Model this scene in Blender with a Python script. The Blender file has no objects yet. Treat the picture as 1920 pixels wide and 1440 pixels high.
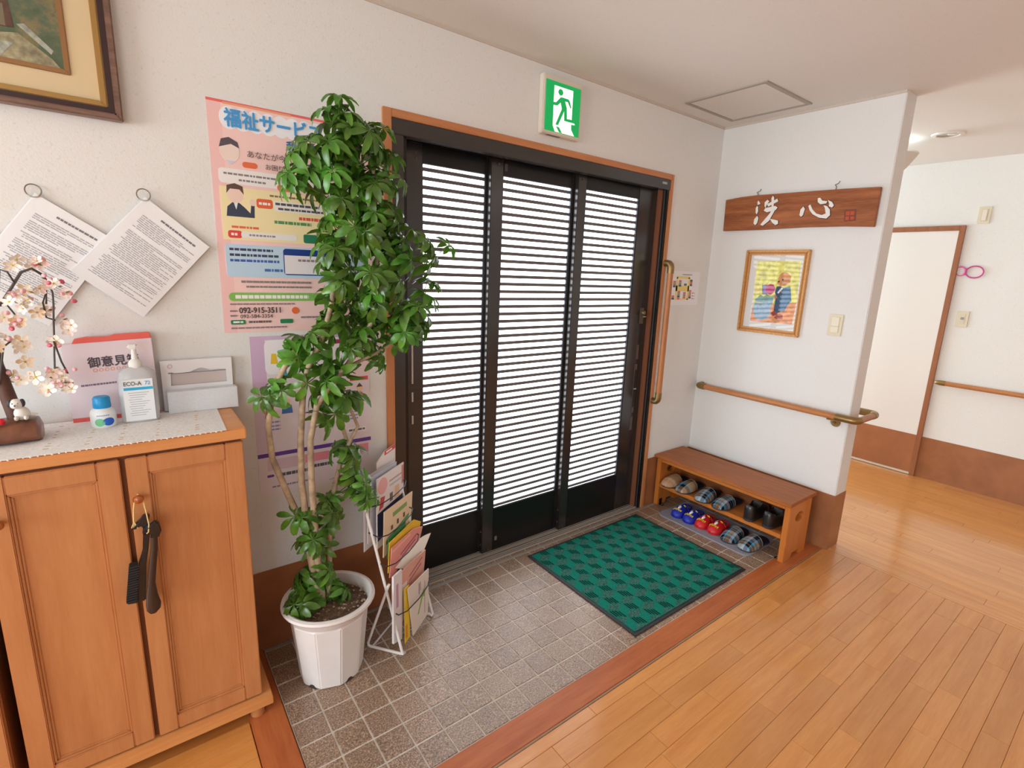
import bpy, bmesh, math, random
from mathutils import Vector, Matrix
random.seed(7)
S = bpy.context.scene
COL = S.collection
PI = math.pi

# ------------------------------------------------------------------ camera, world, light, exposure
cd = bpy.data.cameras.new('camera'); cam = bpy.data.objects.new('camera', cd); COL.objects.link(cam)
cam.location = (-1.0952, -1.9414, 1.4918)
cam.rotation_euler = (1.3618, -0.0407, -0.6567)
cd.sensor_width = 36; cd.lens = 955.99 / 1920 * 36
cd.shift_x = -24.5 / 1920; cd.shift_y = -10.0 / 1920
cd.clip_start = 0.02
S.camera = cam
W = bpy.data.worlds.new('daylight'); S.world = W; W.use_nodes = True
W.node_tree.nodes['Background'].inputs[0].default_value = (0.86, 0.93, 1.0, 1)
W.node_tree.nodes['Background'].inputs[1].default_value = 2.2
S.view_settings.view_transform = 'Standard'; S.view_settings.look = 'None'
S.view_settings.gamma = 1; S.view_settings.use_curve_mapping = False
S.view_settings.exposure = 0.23
S.cycles.use_denoising = True
S.cycles.max_bounces = 8; S.cycles.diffuse_bounces = 5

def area(name, loc, rot, sx, sy, power, color):
    l = bpy.data.lights.new(name, 'AREA'); l.shape = 'RECTANGLE'; l.size = sx; l.size_y = sy
    l.energy = power; l.color = color
    o = bpy.data.objects.new(name, l); COL.objects.link(o); o.location = loc; o.rotation_euler = rot
    return o
# daylight through the left window, cool fill added behind the camera, daylight from the window at the end of the corridor, ceiling fittings
area('window_daylight', (-4.48, -1.3, 1.4), (0, -PI / 2, 0), 1.4, 2.2, 84, (0.84, 0.96, 1.0))
area('rear_fill', (-3.4, -5.02, 1.4), (PI / 2, 0, 0), 1.8, 1.4, 26, (0.80, 0.93, 1.0))
area('corridor_daylight', (2.95, 2.55, 1.3), (-PI / 2, 0, 0), 1.4, 1.6, 74, (0.70, 0.89, 1.0))
area('side_lamp', (2.6, -3.2, 2.36), (0, 0, 0), 1.2, 0.5, 6, (1.0, 0.97, 0.93))

# ------------------------------------------------------------------ materials
def lin(c):
    return tuple((v / 255 / 12.92 if v / 255 <= .04045 else ((v / 255 + .055) / 1.055) ** 2.4) for v in c[:3])
def rgba(c): return (*lin(c), 1)
class NT:
    def __init__(s, name):
        s.m = bpy.data.materials.new(name); s.m.use_nodes = True
        s.t = s.m.node_tree; s.b = s.t.nodes['Principled BSDF']
        s.co = None
    def n(s, kind, **kw):
        nd = s.t.nodes.new(kind)
        for k, v in kw.items(): setattr(nd, k, v)
        return nd
    def l(s, a, b): s.t.links.new(a, b)
    def coord(s, scale=(1, 1, 1), rnd=False):
        if s.co is None: s.co = s.n('ShaderNodeTexCoord')
        mp = s.n('ShaderNodeMapping'); mp.inputs['Scale'].default_value = scale
        s.l(s.co.outputs['Object'], mp.inputs['Vector'])
        if rnd:
            oi = s.n('ShaderNodeObjectInfo'); ml = s.n('ShaderNodeMath', operation='MULTIPLY'); ml.inputs[1].default_value = 37.0
            s.l(oi.outputs['Random'], ml.inputs[0]); s.l(ml.outputs[0], mp.inputs['Location'])
        return mp.outputs[0]
    def noise(s, scale, vec, detail=3, rough=.55):
        nd = s.n('ShaderNodeTexNoise'); nd.inputs['Scale'].default_value = scale
        nd.inputs['Detail'].default_value = detail; nd.inputs['Roughness'].default_value = rough
        s.l(vec, nd.inputs['Vector']); return nd.outputs['Fac']
    def ramp(s, fac, stops, const=False):
        nd = s.n('ShaderNodeValToRGB'); r = nd.color_ramp
        if const: r.interpolation = 'CONSTANT'
        while len(r.elements) > 1: r.elements.remove(r.elements[-1])
        r.elements[0].position = stops[0][0]; r.elements[0].color = rgba(stops[0][1])
        for p, c in stops[1:]:
            e = r.elements.new(p); e.color = rgba(c)
        s.l(fac, nd.inputs['Fac']); return nd.outputs['Color']
    def mixc(s, fac, a, b, mode='MIX'):
        nd = s.n('ShaderNodeMix', data_type='RGBA', blend_type=mode)
        for i, v in ((0, fac), (6, a), (7, b)):
            if hasattr(v, 'links'): s.l(v, nd.inputs[i])
            else: nd.inputs[i].default_value = v
        return nd.outputs[2]
    def bump(s, fac, strength, dist=.002):
        nd = s.n('ShaderNodeBump'); nd.inputs['Strength'].default_value = strength; nd.inputs['Distance'].default_value = dist
        s.l(fac, nd.inputs['Height']); s.l(nd.outputs[0], s.b.inputs['Normal'])
    def math(s, op, a, b=0.0):
        nd = s.n('ShaderNodeMath', operation=op)
        for i, v in ((0, a), (1, b)):
            if hasattr(v, 'links'): s.l(v, nd.inputs[i])
            else: nd.inputs[i].default_value = v
        return nd.outputs[0]
_pm = {}
def pm(c, rough=.5, metal=0, spec=.5, var=0.0, vs=60, bump=0.0, bs=300, coat=0.0, emis=None, es=0.0, trans=0.0):
    key = (c, rough, metal, spec, var, vs, bump, bs, coat, emis, es, trans)
    if key in _pm: return _pm[key]
    t = NT('surface_%d' % len(_pm)); b = t.b
    b.inputs['Base Color'].default_value = rgba(c); b.inputs['Roughness'].default_value = rough
    b.inputs['Metallic'].default_value = metal; b.inputs['Specular IOR Level'].default_value = spec
    b.inputs['Coat Weight'].default_value = coat; b.inputs['Coat Roughness'].default_value = .08
    b.inputs['Transmission Weight'].default_value = trans
    if var or bump: v = t.coord()
    if var:
        lo = tuple(max(0, x * (1 - var)) for x in c); hi = tuple(min(255, x * (1 + var)) for x in c)
        t.l(t.ramp(t.noise(vs, v), [(.3, lo), (.7, hi)]), b.inputs['Base Color'])
    if bump: t.bump(t.noise(bs, v, 2), bump)
    if emis:
        b.inputs['Emission Color'].default_value = rgba(emis); b.inputs['Emission Strength'].default_value = es
    _pm[key] = t.m; return t.m
def wood(c1, c2, grain='X', fine=1.0, rough=.38, rnd=0.0, spec=.5, coat=0.0, knots=False):
    t = NT('wood'); sc = {'X': (1.2, 14, 14), 'Y': (14, 1.2, 14), 'Z': (14, 14, 1.2)}[grain]
    v = t.coord(tuple(k * fine for k in sc), rnd=rnd > 0)
    f = t.noise(2.2, v, 5, .6)
    v2 = t.coord(tuple(k * fine * 6 for k in sc), rnd=rnd > 0)
    f2 = t.noise(2.5, v2, 2)
    mix = t.math('ADD', t.math('MULTIPLY', f, .75), t.math('MULTIPLY', f2, .25))
    col = t.ramp(mix, [(.32, c1), (.68, c2)])
    if rnd:
        oi = t.n('ShaderNodeObjectInfo')
        hs = t.n('ShaderNodeHueSaturation')
        t.l(col, hs.inputs['Color']); t.l(t.math('ADD', t.math('MULTIPLY', oi.outputs['Random'], 2 * rnd), 1 - rnd), hs.inputs['Value'])
        col = hs.outputs[0]
    t.l(col, t.b.inputs['Base Color'])
    t.b.inputs['Roughness'].default_value = rough; t.b.inputs['Specular IOR Level'].default_value = spec
    t.b.inputs['Coat Weight'].default_value = coat; t.b.inputs['Coat Roughness'].default_value = .12
    t.bump(f2, .08, .001)
    return t.m

def wallpaper(c):
    t = NT('wallpaper'); v = t.coord()
    a = t.noise(230, v, 2); sp = t.noise(150, v, 1, .3)
    dark = tuple(x * .95 for x in c)
    t.l(t.ramp(sp, [(.18, dark), (.36, c), (1, c)]), t.b.inputs['Base Color'])
    t.b.inputs['Roughness'].default_value = .85; t.b.inputs['Specular IOR Level'].default_value = .2
    t.bump(a, .25, .002); return t.m
M_WALL = wallpaper((231, 230, 228))
M_CEIL = wallpaper((228, 225, 220))
M_FARWALL = wallpaper((238, 237, 233))
M_WAINS = pm((160, 102, 64), .42, var=.06, vs=8)
M_CASING = wood((188, 120, 74), (206, 140, 92), 'Z', rough=.45)
M_CASINGX = wood((188, 120, 74), (206, 140, 92), 'X', rough=.45)
M_SILL = wood((164, 86, 46), (192, 112, 64), 'X', rough=.38, spec=.35)
M_SILLY = wood((164, 86, 46), (192, 112, 64), 'Y', rough=.38, spec=.35)
M_PLANKX = wood((200, 128, 60), (218, 152, 84), 'X', rough=.3, rnd=.08, coat=.5)
M_PLANKY = wood((200, 128, 60), (218, 152, 84), 'Y', rough=.28, rnd=.05, coat=.8)
M_CAB = wood((184, 118, 70), (202, 138, 88), 'Z', .8, rough=.42)
M_CABX = wood((208, 138, 78), (222, 156, 96), 'X', .8, rough=.42)  # lighter copy of the cabinet wood, standing in for light on the top
M_GAP = pm((138, 82, 46), .6)
M_BENCH = wood((186, 104, 38), (206, 126, 56), 'Z', rough=.32, coat=.3)
M_BENCHY = wood((186, 104, 38), (206, 126, 56), 'Y', rough=.32, coat=.3)
M_BTOP = wood((150, 84, 40), (174, 104, 52), 'Y', 1.4, rough=.45, spec=.3)
M_RAIL = wood((176, 112, 62), (198, 134, 82), 'Y', 1.5, rough=.35)
M_RAILZ = wood((168, 104, 54), (192, 124, 72), 'Z', 1.5, rough=.35)
M_BRASS = pm((150, 122, 78), .34, .75)
M_BLACK = pm((44, 39, 37), .22, .0, .8)
M_BLACK2 = pm((26, 24, 24), .3, .2, .5)
M_SLAT = pm((104, 102, 104), .45)  # dark paint, with flare from the bright panes put into the grey
M_STEEL = pm((186, 180, 172), .35, .25)
M_DSTEEL = pm((90, 80, 78), .4, .4)
M_WHITE = pm((236, 234, 230), .5)
M_IVORY = pm((226, 216, 190), .4)
M_PAPER = pm((240, 240, 242), .55, bump=.05, bs=40)
M_INK = pm((70, 70, 76), .7)
M_GREY = pm((120, 118, 122), .7)

# ------------------------------------------------------------------ mesh helpers
ORG = {}
class MB:
    def __init__(s): s.bm = bmesh.new(); s.mi = 0
    def _f(s, vs):
        try:
            f = s.bm.faces.new(vs); f.material_index = s.mi; return f
        except ValueError: return None
    def m(s, i): s.mi = i; return s
    def box(s, x0, x1, y0, y1, z0, z1):
        v = [s.bm.verts.new(p) for p in ((x0, y0, z0), (x1, y0, z0), (x1, y1, z0), (x0, y1, z0), (x0, y0, z1), (x1, y0, z1), (x1, y1, z1), (x0, y1, z1))]
        for q in ((0, 3, 2, 1), (4, 5, 6, 7), (0, 1, 5, 4), (1, 2, 6, 5), (2, 3, 7, 6), (3, 0, 4, 7)): s._f([v[i] for i in q])
        return s
    def prism(s, poly, axis, a, b):
        def P(p, t): return {'x': (t, p[0], p[1]), 'y': (p[0], t, p[1]), 'z': (p[0], p[1], t)}[axis]
        A = [s.bm.verts.new(P(p, a)) for p in poly]; B = [s.bm.verts.new(P(p, b)) for p in poly]
        n = len(poly); s._f(A[::-1]); s._f(B)
        for i in range(n): s._f([A[i], A[(i + 1) % n], B[(i + 1) % n], B[i]])
        return s
    def holed(s, outer, hole, axis, a, b):
        def P(p, t): return {'x': (t, p[0], p[1]), 'y': (p[0], t, p[1]), 'z': (p[0], p[1], t)}[axis]
        rings = []
        for t in (a, b):
            es = []; rr = []
            for lp in (outer, hole):
                vs = [s.bm.verts.new(P(p, t)) for p in lp]; rr.append(vs)
                es += [s.bm.edges.new((vs[i], vs[(i + 1) % len(vs)])) for i in range(len(vs))]
            r = bmesh.ops.triangle_fill(s.bm, edges=es, use_beauty=True, use_dissolve=False)
            for g in r['geom']:
                if isinstance(g, bmesh.types.BMFace): g.material_index = s.mi
            rings.append(rr)
        for k in (0, 1):
            A, B = rings[0][k], rings[1][k]
            for i in range(len(A)): s._f([A[i], A[(i + 1) % len(A)], B[(i + 1) % len(A)], B[i]])
        return s
    def rings(s, rr, closed=True, caps=True):
        vs = [[s.bm.verts.new(p) for p in r] for r in rr]
        for a, b in zip(vs, vs[1:]):
            n = len(a)
            for i in range(n if closed else n - 1): s._f([a[i], a[(i + 1) % n], b[(i + 1) % n], b[i]])
        if caps:
            s._f(vs[0][::-1]); s._f(vs[-1])
        return s
    def tube(s, pts, r, n=8, caps=True):
        pts = [Vector(p) for p in pts]; rs = r if isinstance(r, (list, tuple)) else [r] * len(pts)
        rr = []; u = None
        for i, p in enumerate(pts):
            t = (pts[min(i + 1, len(pts) - 1)] - pts[max(i - 1, 0)]).normalized()
            if u is None: u = t.orthogonal().normalized()
            else: u = (u - t * u.dot(t)); u = u.normalized() if u.length > 1e-6 else t.orthogonal().normalized()
            w = t.cross(u)
            rr.append([p + (u * math.cos(k * 2 * PI / n) + w * math.sin(k * 2 * PI / n)) * rs[i] for k in range(n)])
        return s.rings(rr, True, caps)
    def lathe(s, prof, c=(0, 0, 0), n=24, axis='z', caps=True):
        rr = []
        for r, h in prof:
            ring = []
            for k in range(n):
                a = k * 2 * PI / n; p = (r * math.cos(a), r * math.sin(a), h)
                p = {'z': p, 'x': (h, p[0], p[1]), 'y': (p[0], h, p[1])}[axis]
                ring.append((p[0] + c[0], p[1] + c[1], p[2] + c[2]))
            rr.append(ring)
        return s.rings(rr, True, caps)
    def poly(s, pts): s._f([s.bm.verts.new(p) for p in pts]); return s
    def mesh(s, name, mats, smooth=False, bevel=0.0, seg=2):
        bm = s.bm
        bmesh.ops.recalc_face_normals(bm, faces=bm.faces)
        if bevel:
            es = [e for e in bm.edges if len(e.link_faces) == 2 and e.calc_face_angle() > .6]
            bmesh.ops.bevel(bm, geom=es, offset=bevel, segments=seg, affect='EDGES', clamp_overlap=True)
        if smooth:
            for f in bm.faces: f.smooth = True
            for e in bm.edges:
                if len(e.link_faces) == 2 and e.calc_face_angle() > .7: e.smooth = False
        me = bpy.data.meshes.new(name)
        for m in (mats if isinstance(mats, (list, tuple)) else [mats]): me.materials.append(m)
        bm.to_mesh(me); bm.free(); return me
    def build(s, name, mats, parent=None, smooth=False, bevel=0.0, seg=2, at=None):
        """vertices are in room coordinates; a part is shifted into its thing's frame"""
        off = Vector(at) if at is not None else ORG.get(parent, Vector((0, 0, 0))) if parent else Vector((0, 0, 0))
        if off.length: bmesh.ops.translate(s.bm, vec=-off, verts=s.bm.verts)
        o = bpy.data.objects.new(name, s.mesh(name, mats, smooth, bevel, seg)); COL.objects.link(o)
        if parent: o.parent = parent; ORG[o] = ORG.get(parent, Vector((0, 0, 0)))
        elif at is not None: o.location = at; ORG[o] = Vector(at)
        return o
def tag(o, label, cat, group=None, kind=None):
    o['label'] = label; o['category'] = cat
    if group: o['group'] = group
    if kind: o['kind'] = kind
    return o
def thing(name, label, cat, loc=(0, 0, 0), rz=0, group=None, local=False):
    o = bpy.data.objects.new(name, None); COL.objects.link(o); o.empty_display_size = .05
    o.location = loc; o.rotation_euler = (0, 0, rz); ORG[o] = Vector((0, 0, 0)) if local else Vector(loc)
    return tag(o, label, cat, group)
def struct(o): o['kind'] = 'structure'; return o
def bx(name, mat, x0, x1, y0, y1, z0, z1, parent=None, bevel=0.0):
    return MB().box(x0, x1, y0, y1, z0, z1).build(name, mat, parent, bevel=bevel)
def inst(name, me, parent, loc=(0, 0, 0), rot=(0, 0, 0), scale=(1, 1, 1)):
    o = bpy.data.objects.new(name, me); COL.objects.link(o); o.parent = parent
    o.location = Vector(loc) - ORG.get(parent, Vector((0, 0, 0))); o.rotation_euler = rot; o.scale = scale; return o
FRONT = Matrix(((1, 0, 0), (0, 0, -1), (0, 1, 0)))      # lettering that faces -y
SIDE = Matrix(((0, 0, -1), (-1, 0, 0), (0, 1, 0)))      # lettering that faces -x
TOP = Matrix.Identity(3)
def text(body, size, mat, parent, loc, face=FRONT, name='lettering', align='LEFT', sx=1.0, depth=.0004, bold=0.0, rot2=0.0):
    c = bpy.data.curves.new('t', 'FONT'); c.body = body; c.size = size; c.align_x = align; c.extrude = depth
    c.resolution_u = 3
    o = bpy.data.objects.new('t', c); COL.objects.link(o)
    bpy.context.view_layer.update()
    me = bpy.data.meshes.new_from_object(o.evaluated_get(bpy.context.evaluated_depsgraph_get()))
    bpy.data.objects.remove(o)
    bm = bmesh.new()
    for dx, dy in (((-bold, 0), (bold, 0), (0, bold), (0, -bold)) if bold else ((0, 0),)):
        n0 = len(bm.verts); bm.from_mesh(me); bm.verts.ensure_lookup_table()
        bmesh.ops.translate(bm, vec=(dx, dy - .36 * size, dx * .02 + dy * .03), verts=bm.verts[n0:])
    bm.to_mesh(me); bm.free()
    org = ORG.get(parent, Vector((0, 0, 0)))
    mt = Matrix.Translation(Vector(loc) - org) @ face.to_4x4() @ Matrix.Rotation(rot2, 4, 'Z') @ Matrix.Diagonal((sx, 1, 1, 1))
    me.transform(mt); me.materials.clear(); me.materials.append(mat)
    t = bpy.data.objects.new(name, me); COL.objects.link(t); t.parent = parent; ORG[t] = org
    return t
def arc(c, r, a0, a1, n, plane):
    out = []
    for i in range(n + 1):
        a = a0 + (a1 - a0) * i / n; p, q = r * math.cos(a), r * math.sin(a)
        d = {'xy': (p, q, 0), 'yz': (0, p, q), 'xz': (p, 0, q)}[plane]
        out.append((c[0] + d[0], c[1] + d[1], c[2] + d[2]))
    return out
def rrect(x0, x1, y0, y1, r, n=5):
    out = []
    for cx, cy, a in ((x1 - r, y0 + r, -PI / 2), (x1 - r, y1 - r, 0), (x0 + r, y1 - r, PI / 2), (x0 + r, y0 + r, PI)):
        for i in range(n + 1):
            b = a + PI / 2 * i / n; out.append((cx + r * math.cos(b), cy + r * math.sin(b)))
    return out

# ------------------------------------------------------------------ room shell
YW, XR, H, XE, YE, XF, WH = .024, 1.934, 2.405, 2.07, -.93, 3.81, .33
fl = struct(MB().box(-4.5, XF + .1, -5.1, 2.6, -.06, -.012).build('floor', wood((200, 128, 60), (218, 152, 84), 'X', rough=.3)))
bx('grout_bed', pm((206, 198, 188), .8, var=.08, vs=25), -.8, XR, -.8, .06, -.012, -.0022, fl)
# floor tiles, one object each (10 cm pitch)
def tile_mat():
    t = NT('glazed_tile'); v = t.coord((1, 1, 1), rnd=True)
    n1 = t.noise(210, v, 2, .6); n2 = t.noise(9, v, 2)
    c1 = t.ramp(n1, [(.3, (88, 68, 54)), (.5, (144, 118, 98)), (.7, (200, 172, 146))])
    oi = t.n('ShaderNodeObjectInfo'); hs = t.n('ShaderNodeHueSaturation'); t.l(c1, hs.inputs['Color'])
    t.l(t.math('ADD', t.math('MULTIPLY', oi.outputs['Random'], .2), .9), hs.inputs['Value'])
    t.l(hs.outputs[0], t.b.inputs['Base Color']); t.b.inputs['Roughness'].default_value = .30
    t.b.inputs['Specular IOR Level'].default_value = .8
    t.bump(n1, .4, .0014); return t.m
M_TILE = tile_mat()
def tile_mesh(w, d): return MB().box(0, w, 0, d, -.011, 0).mesh('tile', M_TILE, bevel=.0016, seg=1)
T0 = tile_mesh(.0945, .0945); TW = tile_mesh(.0225, .0945); TB = tile_mesh(.0945, .018); TBs = tile_mesh(.0945, .022)
for j in range(8):
    for i in range(-8, 19):
        inst('tile', T0, fl, (i * .1 + .00275, -(j + 1) * .1 + .00275, 0))
    inst('tile', TW, fl, (1.9 + .00275, -(j + 1) * .1 + .00275, 0))
for i in range(-8, 19):
    x = i * .1
    if -.29 < x < 1.46: inst('tile', TB, fl, (x + .00275, .0165, 0))
    else: inst('tile', TBs, fl, (x + .00275, .0015, 0))
# boards round the tiled well
struct(bx('trim_1', M_SILL, -.905, XR - .004, -.905, -.803, -.012, .003, bevel=.002))
struct(bx('trim_2', M_SILLY, -.905, -.803, -.803, YW, -.012, .003, bevel=.002))
struct(bx('trim_3', pm((150, 120, 92), .5), -.905, XR, -.9115, -.9055, -.012, .002))
struct(bx('trim_4', M_PLANKY, 1.952, 1.972, -5, -.906, -.012, .0002, bevel=.001))
# planks
rp = random.Random(3)
LENS = (.303, .455, .606, .909)
PX = {l: MB().box(0, l - .0008, 0, .0738, -.011, 0).mesh('plank', M_PLANKX, bevel=.0009, seg=1) for l in LENS}
PY = {l: MB().box(0, .0738, 0, l - .0006, -.011, 0).mesh('plank', M_PLANKY, bevel=.0006, seg=1) for l in LENS}
MB1 = lambda x, y, d: MB().box(0, x, 0, d, -.011, 0).mesh('plank', M_PLANKX, bevel=.0009, seg=1)
def plank_row(y, x0, x1, d=.0738):
    x = x0 - rp.random() * .0
    first = True
    while x < x1 - .02:
        l = rp.choice(LENS) if not first else rp.choice((.2, .35, .5, .62)); first = False
        l = min(l, x1 - x)
        if x1 - x - l < .12: l = x1 - x
        me = PX[l] if (l in PX and d == .0738) else MB1(l - .0008, 0, d)
        inst('plank', me, fl, (x, y, 0)); x += l
plank_row(-.955, -.9, 1.951, .043)
k = 0
while -.955 - .0745 * (k + 1) > -2.0:
    plank_row(-.955 - .0745 * (k + 1), -.5 if k < 6 else -.1 if k < 9 else .3, 1.951); k += 1
for k in range(8):
    plank_row(-.905 + .0745 * k + .001, -1.5, -.907)
x = 1.973; kk = 0
while x < XF - .01:
    y = -2.05 - rp.random() * .5; w = min(.0738, XF - x)
    while y < .5:
        l = rp.choice(LENS[1:])
        inst('plank', PY[l], fl, (x, y, 0), scale=(w / .0738, 1, 1)); y += l
    x += .0745
# walls
def walls():
    # front wall with the door opening
    m = MB()
    m.box(-4.5, -.26, YW, .22, -.05, H + .1); m.box(1.452, XR, YW, .22, -.05, H + .1); m.box(-.26, 1.452, YW, .22, 2.05, H + .1)
    struct(m.build('wall_front', M_WALL))
    struct(bx('wall_right', M_WALL, XR, XE, YE, 2.6, -.05, H + .1, bevel=.004))
    struct(bx('wall_far', M_FARWALL, XF, XF + .1, -5.1, 2.7, -.05, H + .1))
    m = MB(); m.box(-4.6, -4.5, -5.1, -2.4, -.05, H + .1); m.box(-4.6, -4.5, -.2, .2, -.05, H + .1); m.box(-4.6, -4.5, -2.4, -.2, -.05, .7); m.box(-4.6, -4.5, -2.4, -.2, 2.1, H + .1)
    struct(m.build('wall_left', M_WALL))
    m = MB(); m.box(-4.6, -4.3, -5.1, -5.0, -.05, H + .1); m.box(-2.5, XF + .1, -5.1, -5.0, -.05, H + .1); m.box(-4.3, -2.5, -5.1, -5.0, -.05, .7); m.box(-4.3, -2.5, -5.1, -5.0, 2.1, H + .1)  # opening added for the rear fill to shine through
    struct(m.build('wall_back', M_WALL))
    m = MB(); m.box(XE, 2.2, 2.5, 2.6, -.05, H + .1); m.box(3.7, XF, 2.5, 2.6, -.05, H + .1)
    m.box(2.2, 3.7, 2.5, 2.6, -.05, .45); m.box(2.2, 3.7, 2.5, 2.6, 2.15, H + .1)
    struct(m.build('wall_corridor', M_FARWALL))
    struct(bx('ceiling', M_CEIL, -4.6, XF + .1, -5.1, 2.7, H, H + .1))
    # thin cornice lines where wall meets ceiling
    tr = pm((206, 194, 182), .7)
    struct(bx('trim_5', tr, -3.2, XR, YW - .006, YW, H - .012, H)); struct(bx('trim_6', tr, XR - .006, XR, YE, YW, H - .012, H))
walls()
def window(n, x0, x1, z0, z1, y, m=4):
    o = bpy.data.objects.new('window_%d' % n, None); COL.objects.link(o); o['kind'] = 'structure'
    f = MB(); f.box(x0, x1, y, y + .05, z0, z0 + .05); f.box(x0, x1, y, y + .05, z1 - .05, z1)
    for i in range(m + 1):
        xx = x0 + (x1 - x0 - .05) * i / m; f.box(xx, xx + .05, y, y + .05, z0, z1)
    f.build('frame', pm((200, 200, 200), .4), o)
window(1, 2.2, 3.7, .45, 2.15, 2.5, 2); window(3, -4.3, -2.5, .7, 2.1, -5.08, 2)  # the back wall's window is added, unseen, to frame the rear fill
o = bpy.data.objects.new('window_2', None); COL.objects.link(o); o['kind'] = 'structure'
f = MB()
for yy_ in (-2.4, -1.32, -.25): f.box(-4.56, -4.51, yy_, yy_ + .05, .7, 2.1)
f.box(-4.56, -4.51, -2.35, -.25, .7, .75).box(-4.56, -4.51, -2.35, -.25, 2.05, 2.1).build('frame', pm((200, 200, 200), .4), o)
struct(bx('ground', pm((190, 188, 182), .9), -8, 10, .22, 9, -.2, -.07))
# dado boards
def dado(name, *a): return struct(bx(name, M_WAINS, *a))
dado('baseboard_front', -.857, -.284, YW - .004, YW, 0, WH); dado('baseboard_front', 1.4705, XR - .004, YW - .004, YW, 0, WH)
dado('baseboard_right', XR - .004, XR, YE, YW, 0, WH)
dado('baseboard_end', XR - .004, XE + .004, YE - .004, YE, 0, WH)
dado('baseboard_corridor', XE, XE + .004, YE, 2.5, 0, WH)
dado('baseboard_far', XF - .004, XF, -5, -.835, 0, WH)
# far door
d2 = bpy.data.objects.new('door_2', None); COL.objects.link(d2); d2['kind'] = 'structure'
MB().box(XF - .02, XF, -.835, -.800, 0, 1.945).box(XF - .02, XF, -.800, .06, 1.908, 1.945).box(XF - .02, XF, .06, .095, 0, 1.945).build('casing', wood((150, 92, 58), (170, 110, 74), 'Z'), d2, bevel=.002)
bx('leaf_panel', pm((242, 238, 232), .45), XF - .012, XF - .001, -.800, .06, .004, 1.908, d2)
bx('kick_plate', pm((170, 108, 70), .45, var=.05, vs=8), XF - .015, XF - .012, -.799, .06, .022, .335, d2)
bx('bottom_strip', pm((222, 208, 190), .5), XF - .016, XF - .012, -.799, .06, .004, .02, d2)

# ------------------------------------------------------------------ entrance door
d1 = bpy.data.objects.new('door_1', None); COL.objects.link(d1); d1['kind'] = 'structure'
MB().box(-.281, -.247, .011, .06, 0, 2.064).build('casing', M_CASING, d1, bevel=.002)
MB().box(1.447, 1.470, .011, .06, 0, 2.064).build('casing', M_CASING, d1, bevel=.002)
MB().box(-.247, 1.447, .011, .06, 2.034, 2.064).build('casing', M_CASINGX, d1, bevel=.002)
h = MB().box(-.247, 1.447, .016, .06, 1.978, 2.034).build('header', M_BLACK, d1, bevel=.002)
MB().box(1.372, 1.412, .0148, .016, 2.005, 2.017).build('maker_plate', pm((170, 168, 165), .4), d1)
m = MB()
for y in (.066, .09, .118, .15, .19): m.box(-.247, 1.447, y - .003, y + .003, 1.985, 2.034)
m.box(-.247, 1.447, .06, .2, 2.0, 2.034); m.build('head_track', M_BLACK2, d1)
MB().box(-.247, -.195, .02, .10, 0, 1.978).build('jamb', M_BLACK, d1, bevel=.002)
MB().box(-.195, -.17, .05, .20, 0, 1.99).build('jamb', M_BLACK2, d1, bevel=.001)
MB().box(1.428, 1.447, .022, .05, 0, 1.978).build('jamb', M_BLACK2, d1, bevel=.002)
MB().box(1.424, 1.429, .034, .038, 0, 1.978).build('weather_strip', pm((120, 122, 126), .25, .6), d1)
MB().box(1.42, 1.447, .05, .2, 0, 1.99).build('jamb', pm((136, 84, 58), .42), d1)
# floor track
m = MB(); m.box(-.247, 1.447, .038, .2, -.012, -.002)
m.build('sill_bed', pm((120, 104, 92), .5, .2), d1)
MB().box(-.8, XR - .01, .0005, .0145, -.011, .0012).build('sill_edge', pm((168, 164, 158), .45, .3), d1)
for y in (.041, .056, .071, .091, .104, .122, .134, .15): 
    MB().box(-.247, 1.447, y - .0025, y + .0025, -.004, .004).build('track_rail', M_STEEL, d1)
M_PANE = pm((225, 230, 232), .35, emis=(244, 248, 255), es=4.2)  # glow of the daylight outside is put into the glass itself
slat_cache = {}
def leaf(x0, x1, gx0, gx1, y, lock=False):
    p = bpy.data.objects.new('door_panel', None); COL.objects.link(p); p.parent = d1; ORG[p] = Vector((0, 0, 0))
    z0, z1, gz0, gz1, D = .006, 1.992, .245, 1.918, .028
    MB().box(x0, gx0, y, y + D, z0, z1).build('stile', M_BLACK, p, bevel=.0025)
    MB().box(gx1, x1, y, y + D, z0, z1).build('stile', M_BLACK, p, bevel=.0025)
    MB().box(gx0, gx1, y + .001, y + D, gz1, z1).build('rail', M_BLACK2, p, bevel=.001)
    MB().box(gx0, gx1, y + .001, y + D, z0, gz0).build('rail', M_BLACK2, p, bevel=.001)
    b = MB(); t = .004
    b.box(gx0, gx1, y + .004, y + .012, gz1 - t, gz1); b.box(gx0, gx1, y + .004, y + .012, gz0, gz0 + t)
    b.box(gx0, gx0 + t, y + .004, y + .012, gz0, gz1); b.box(gx1 - t, gx1, y + .004, y + .012, gz0, gz1)
    b.build('glazing_bead', pm((80, 82, 90), .3, .3), p)
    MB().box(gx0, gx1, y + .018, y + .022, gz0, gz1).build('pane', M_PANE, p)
    w = round(gx1 - gx0, 4)
    n = 46; pitch = (gz1 - gz0) / n
    if w not in slat_cache:
        slat_cache[w] = MB().box(0, w, .002, .0080, -.0079, .0079).mesh('slat', M_SLAT, bevel=.0015, seg=1)
    for i in range(n):
        z = gz1 - pitch * (i + .62)
        if z > gz0 + .008: inst('slat', slat_cache[w], p, (gx0, y + .0095, z))
    return p
P1 = leaf(-.17, .320, -.056, .2635, .142)
P2 = leaf(.272, .850, .340, .775, .113)
P3 = leaf(.787, 1.420, .846, 1.262, .082)
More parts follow.
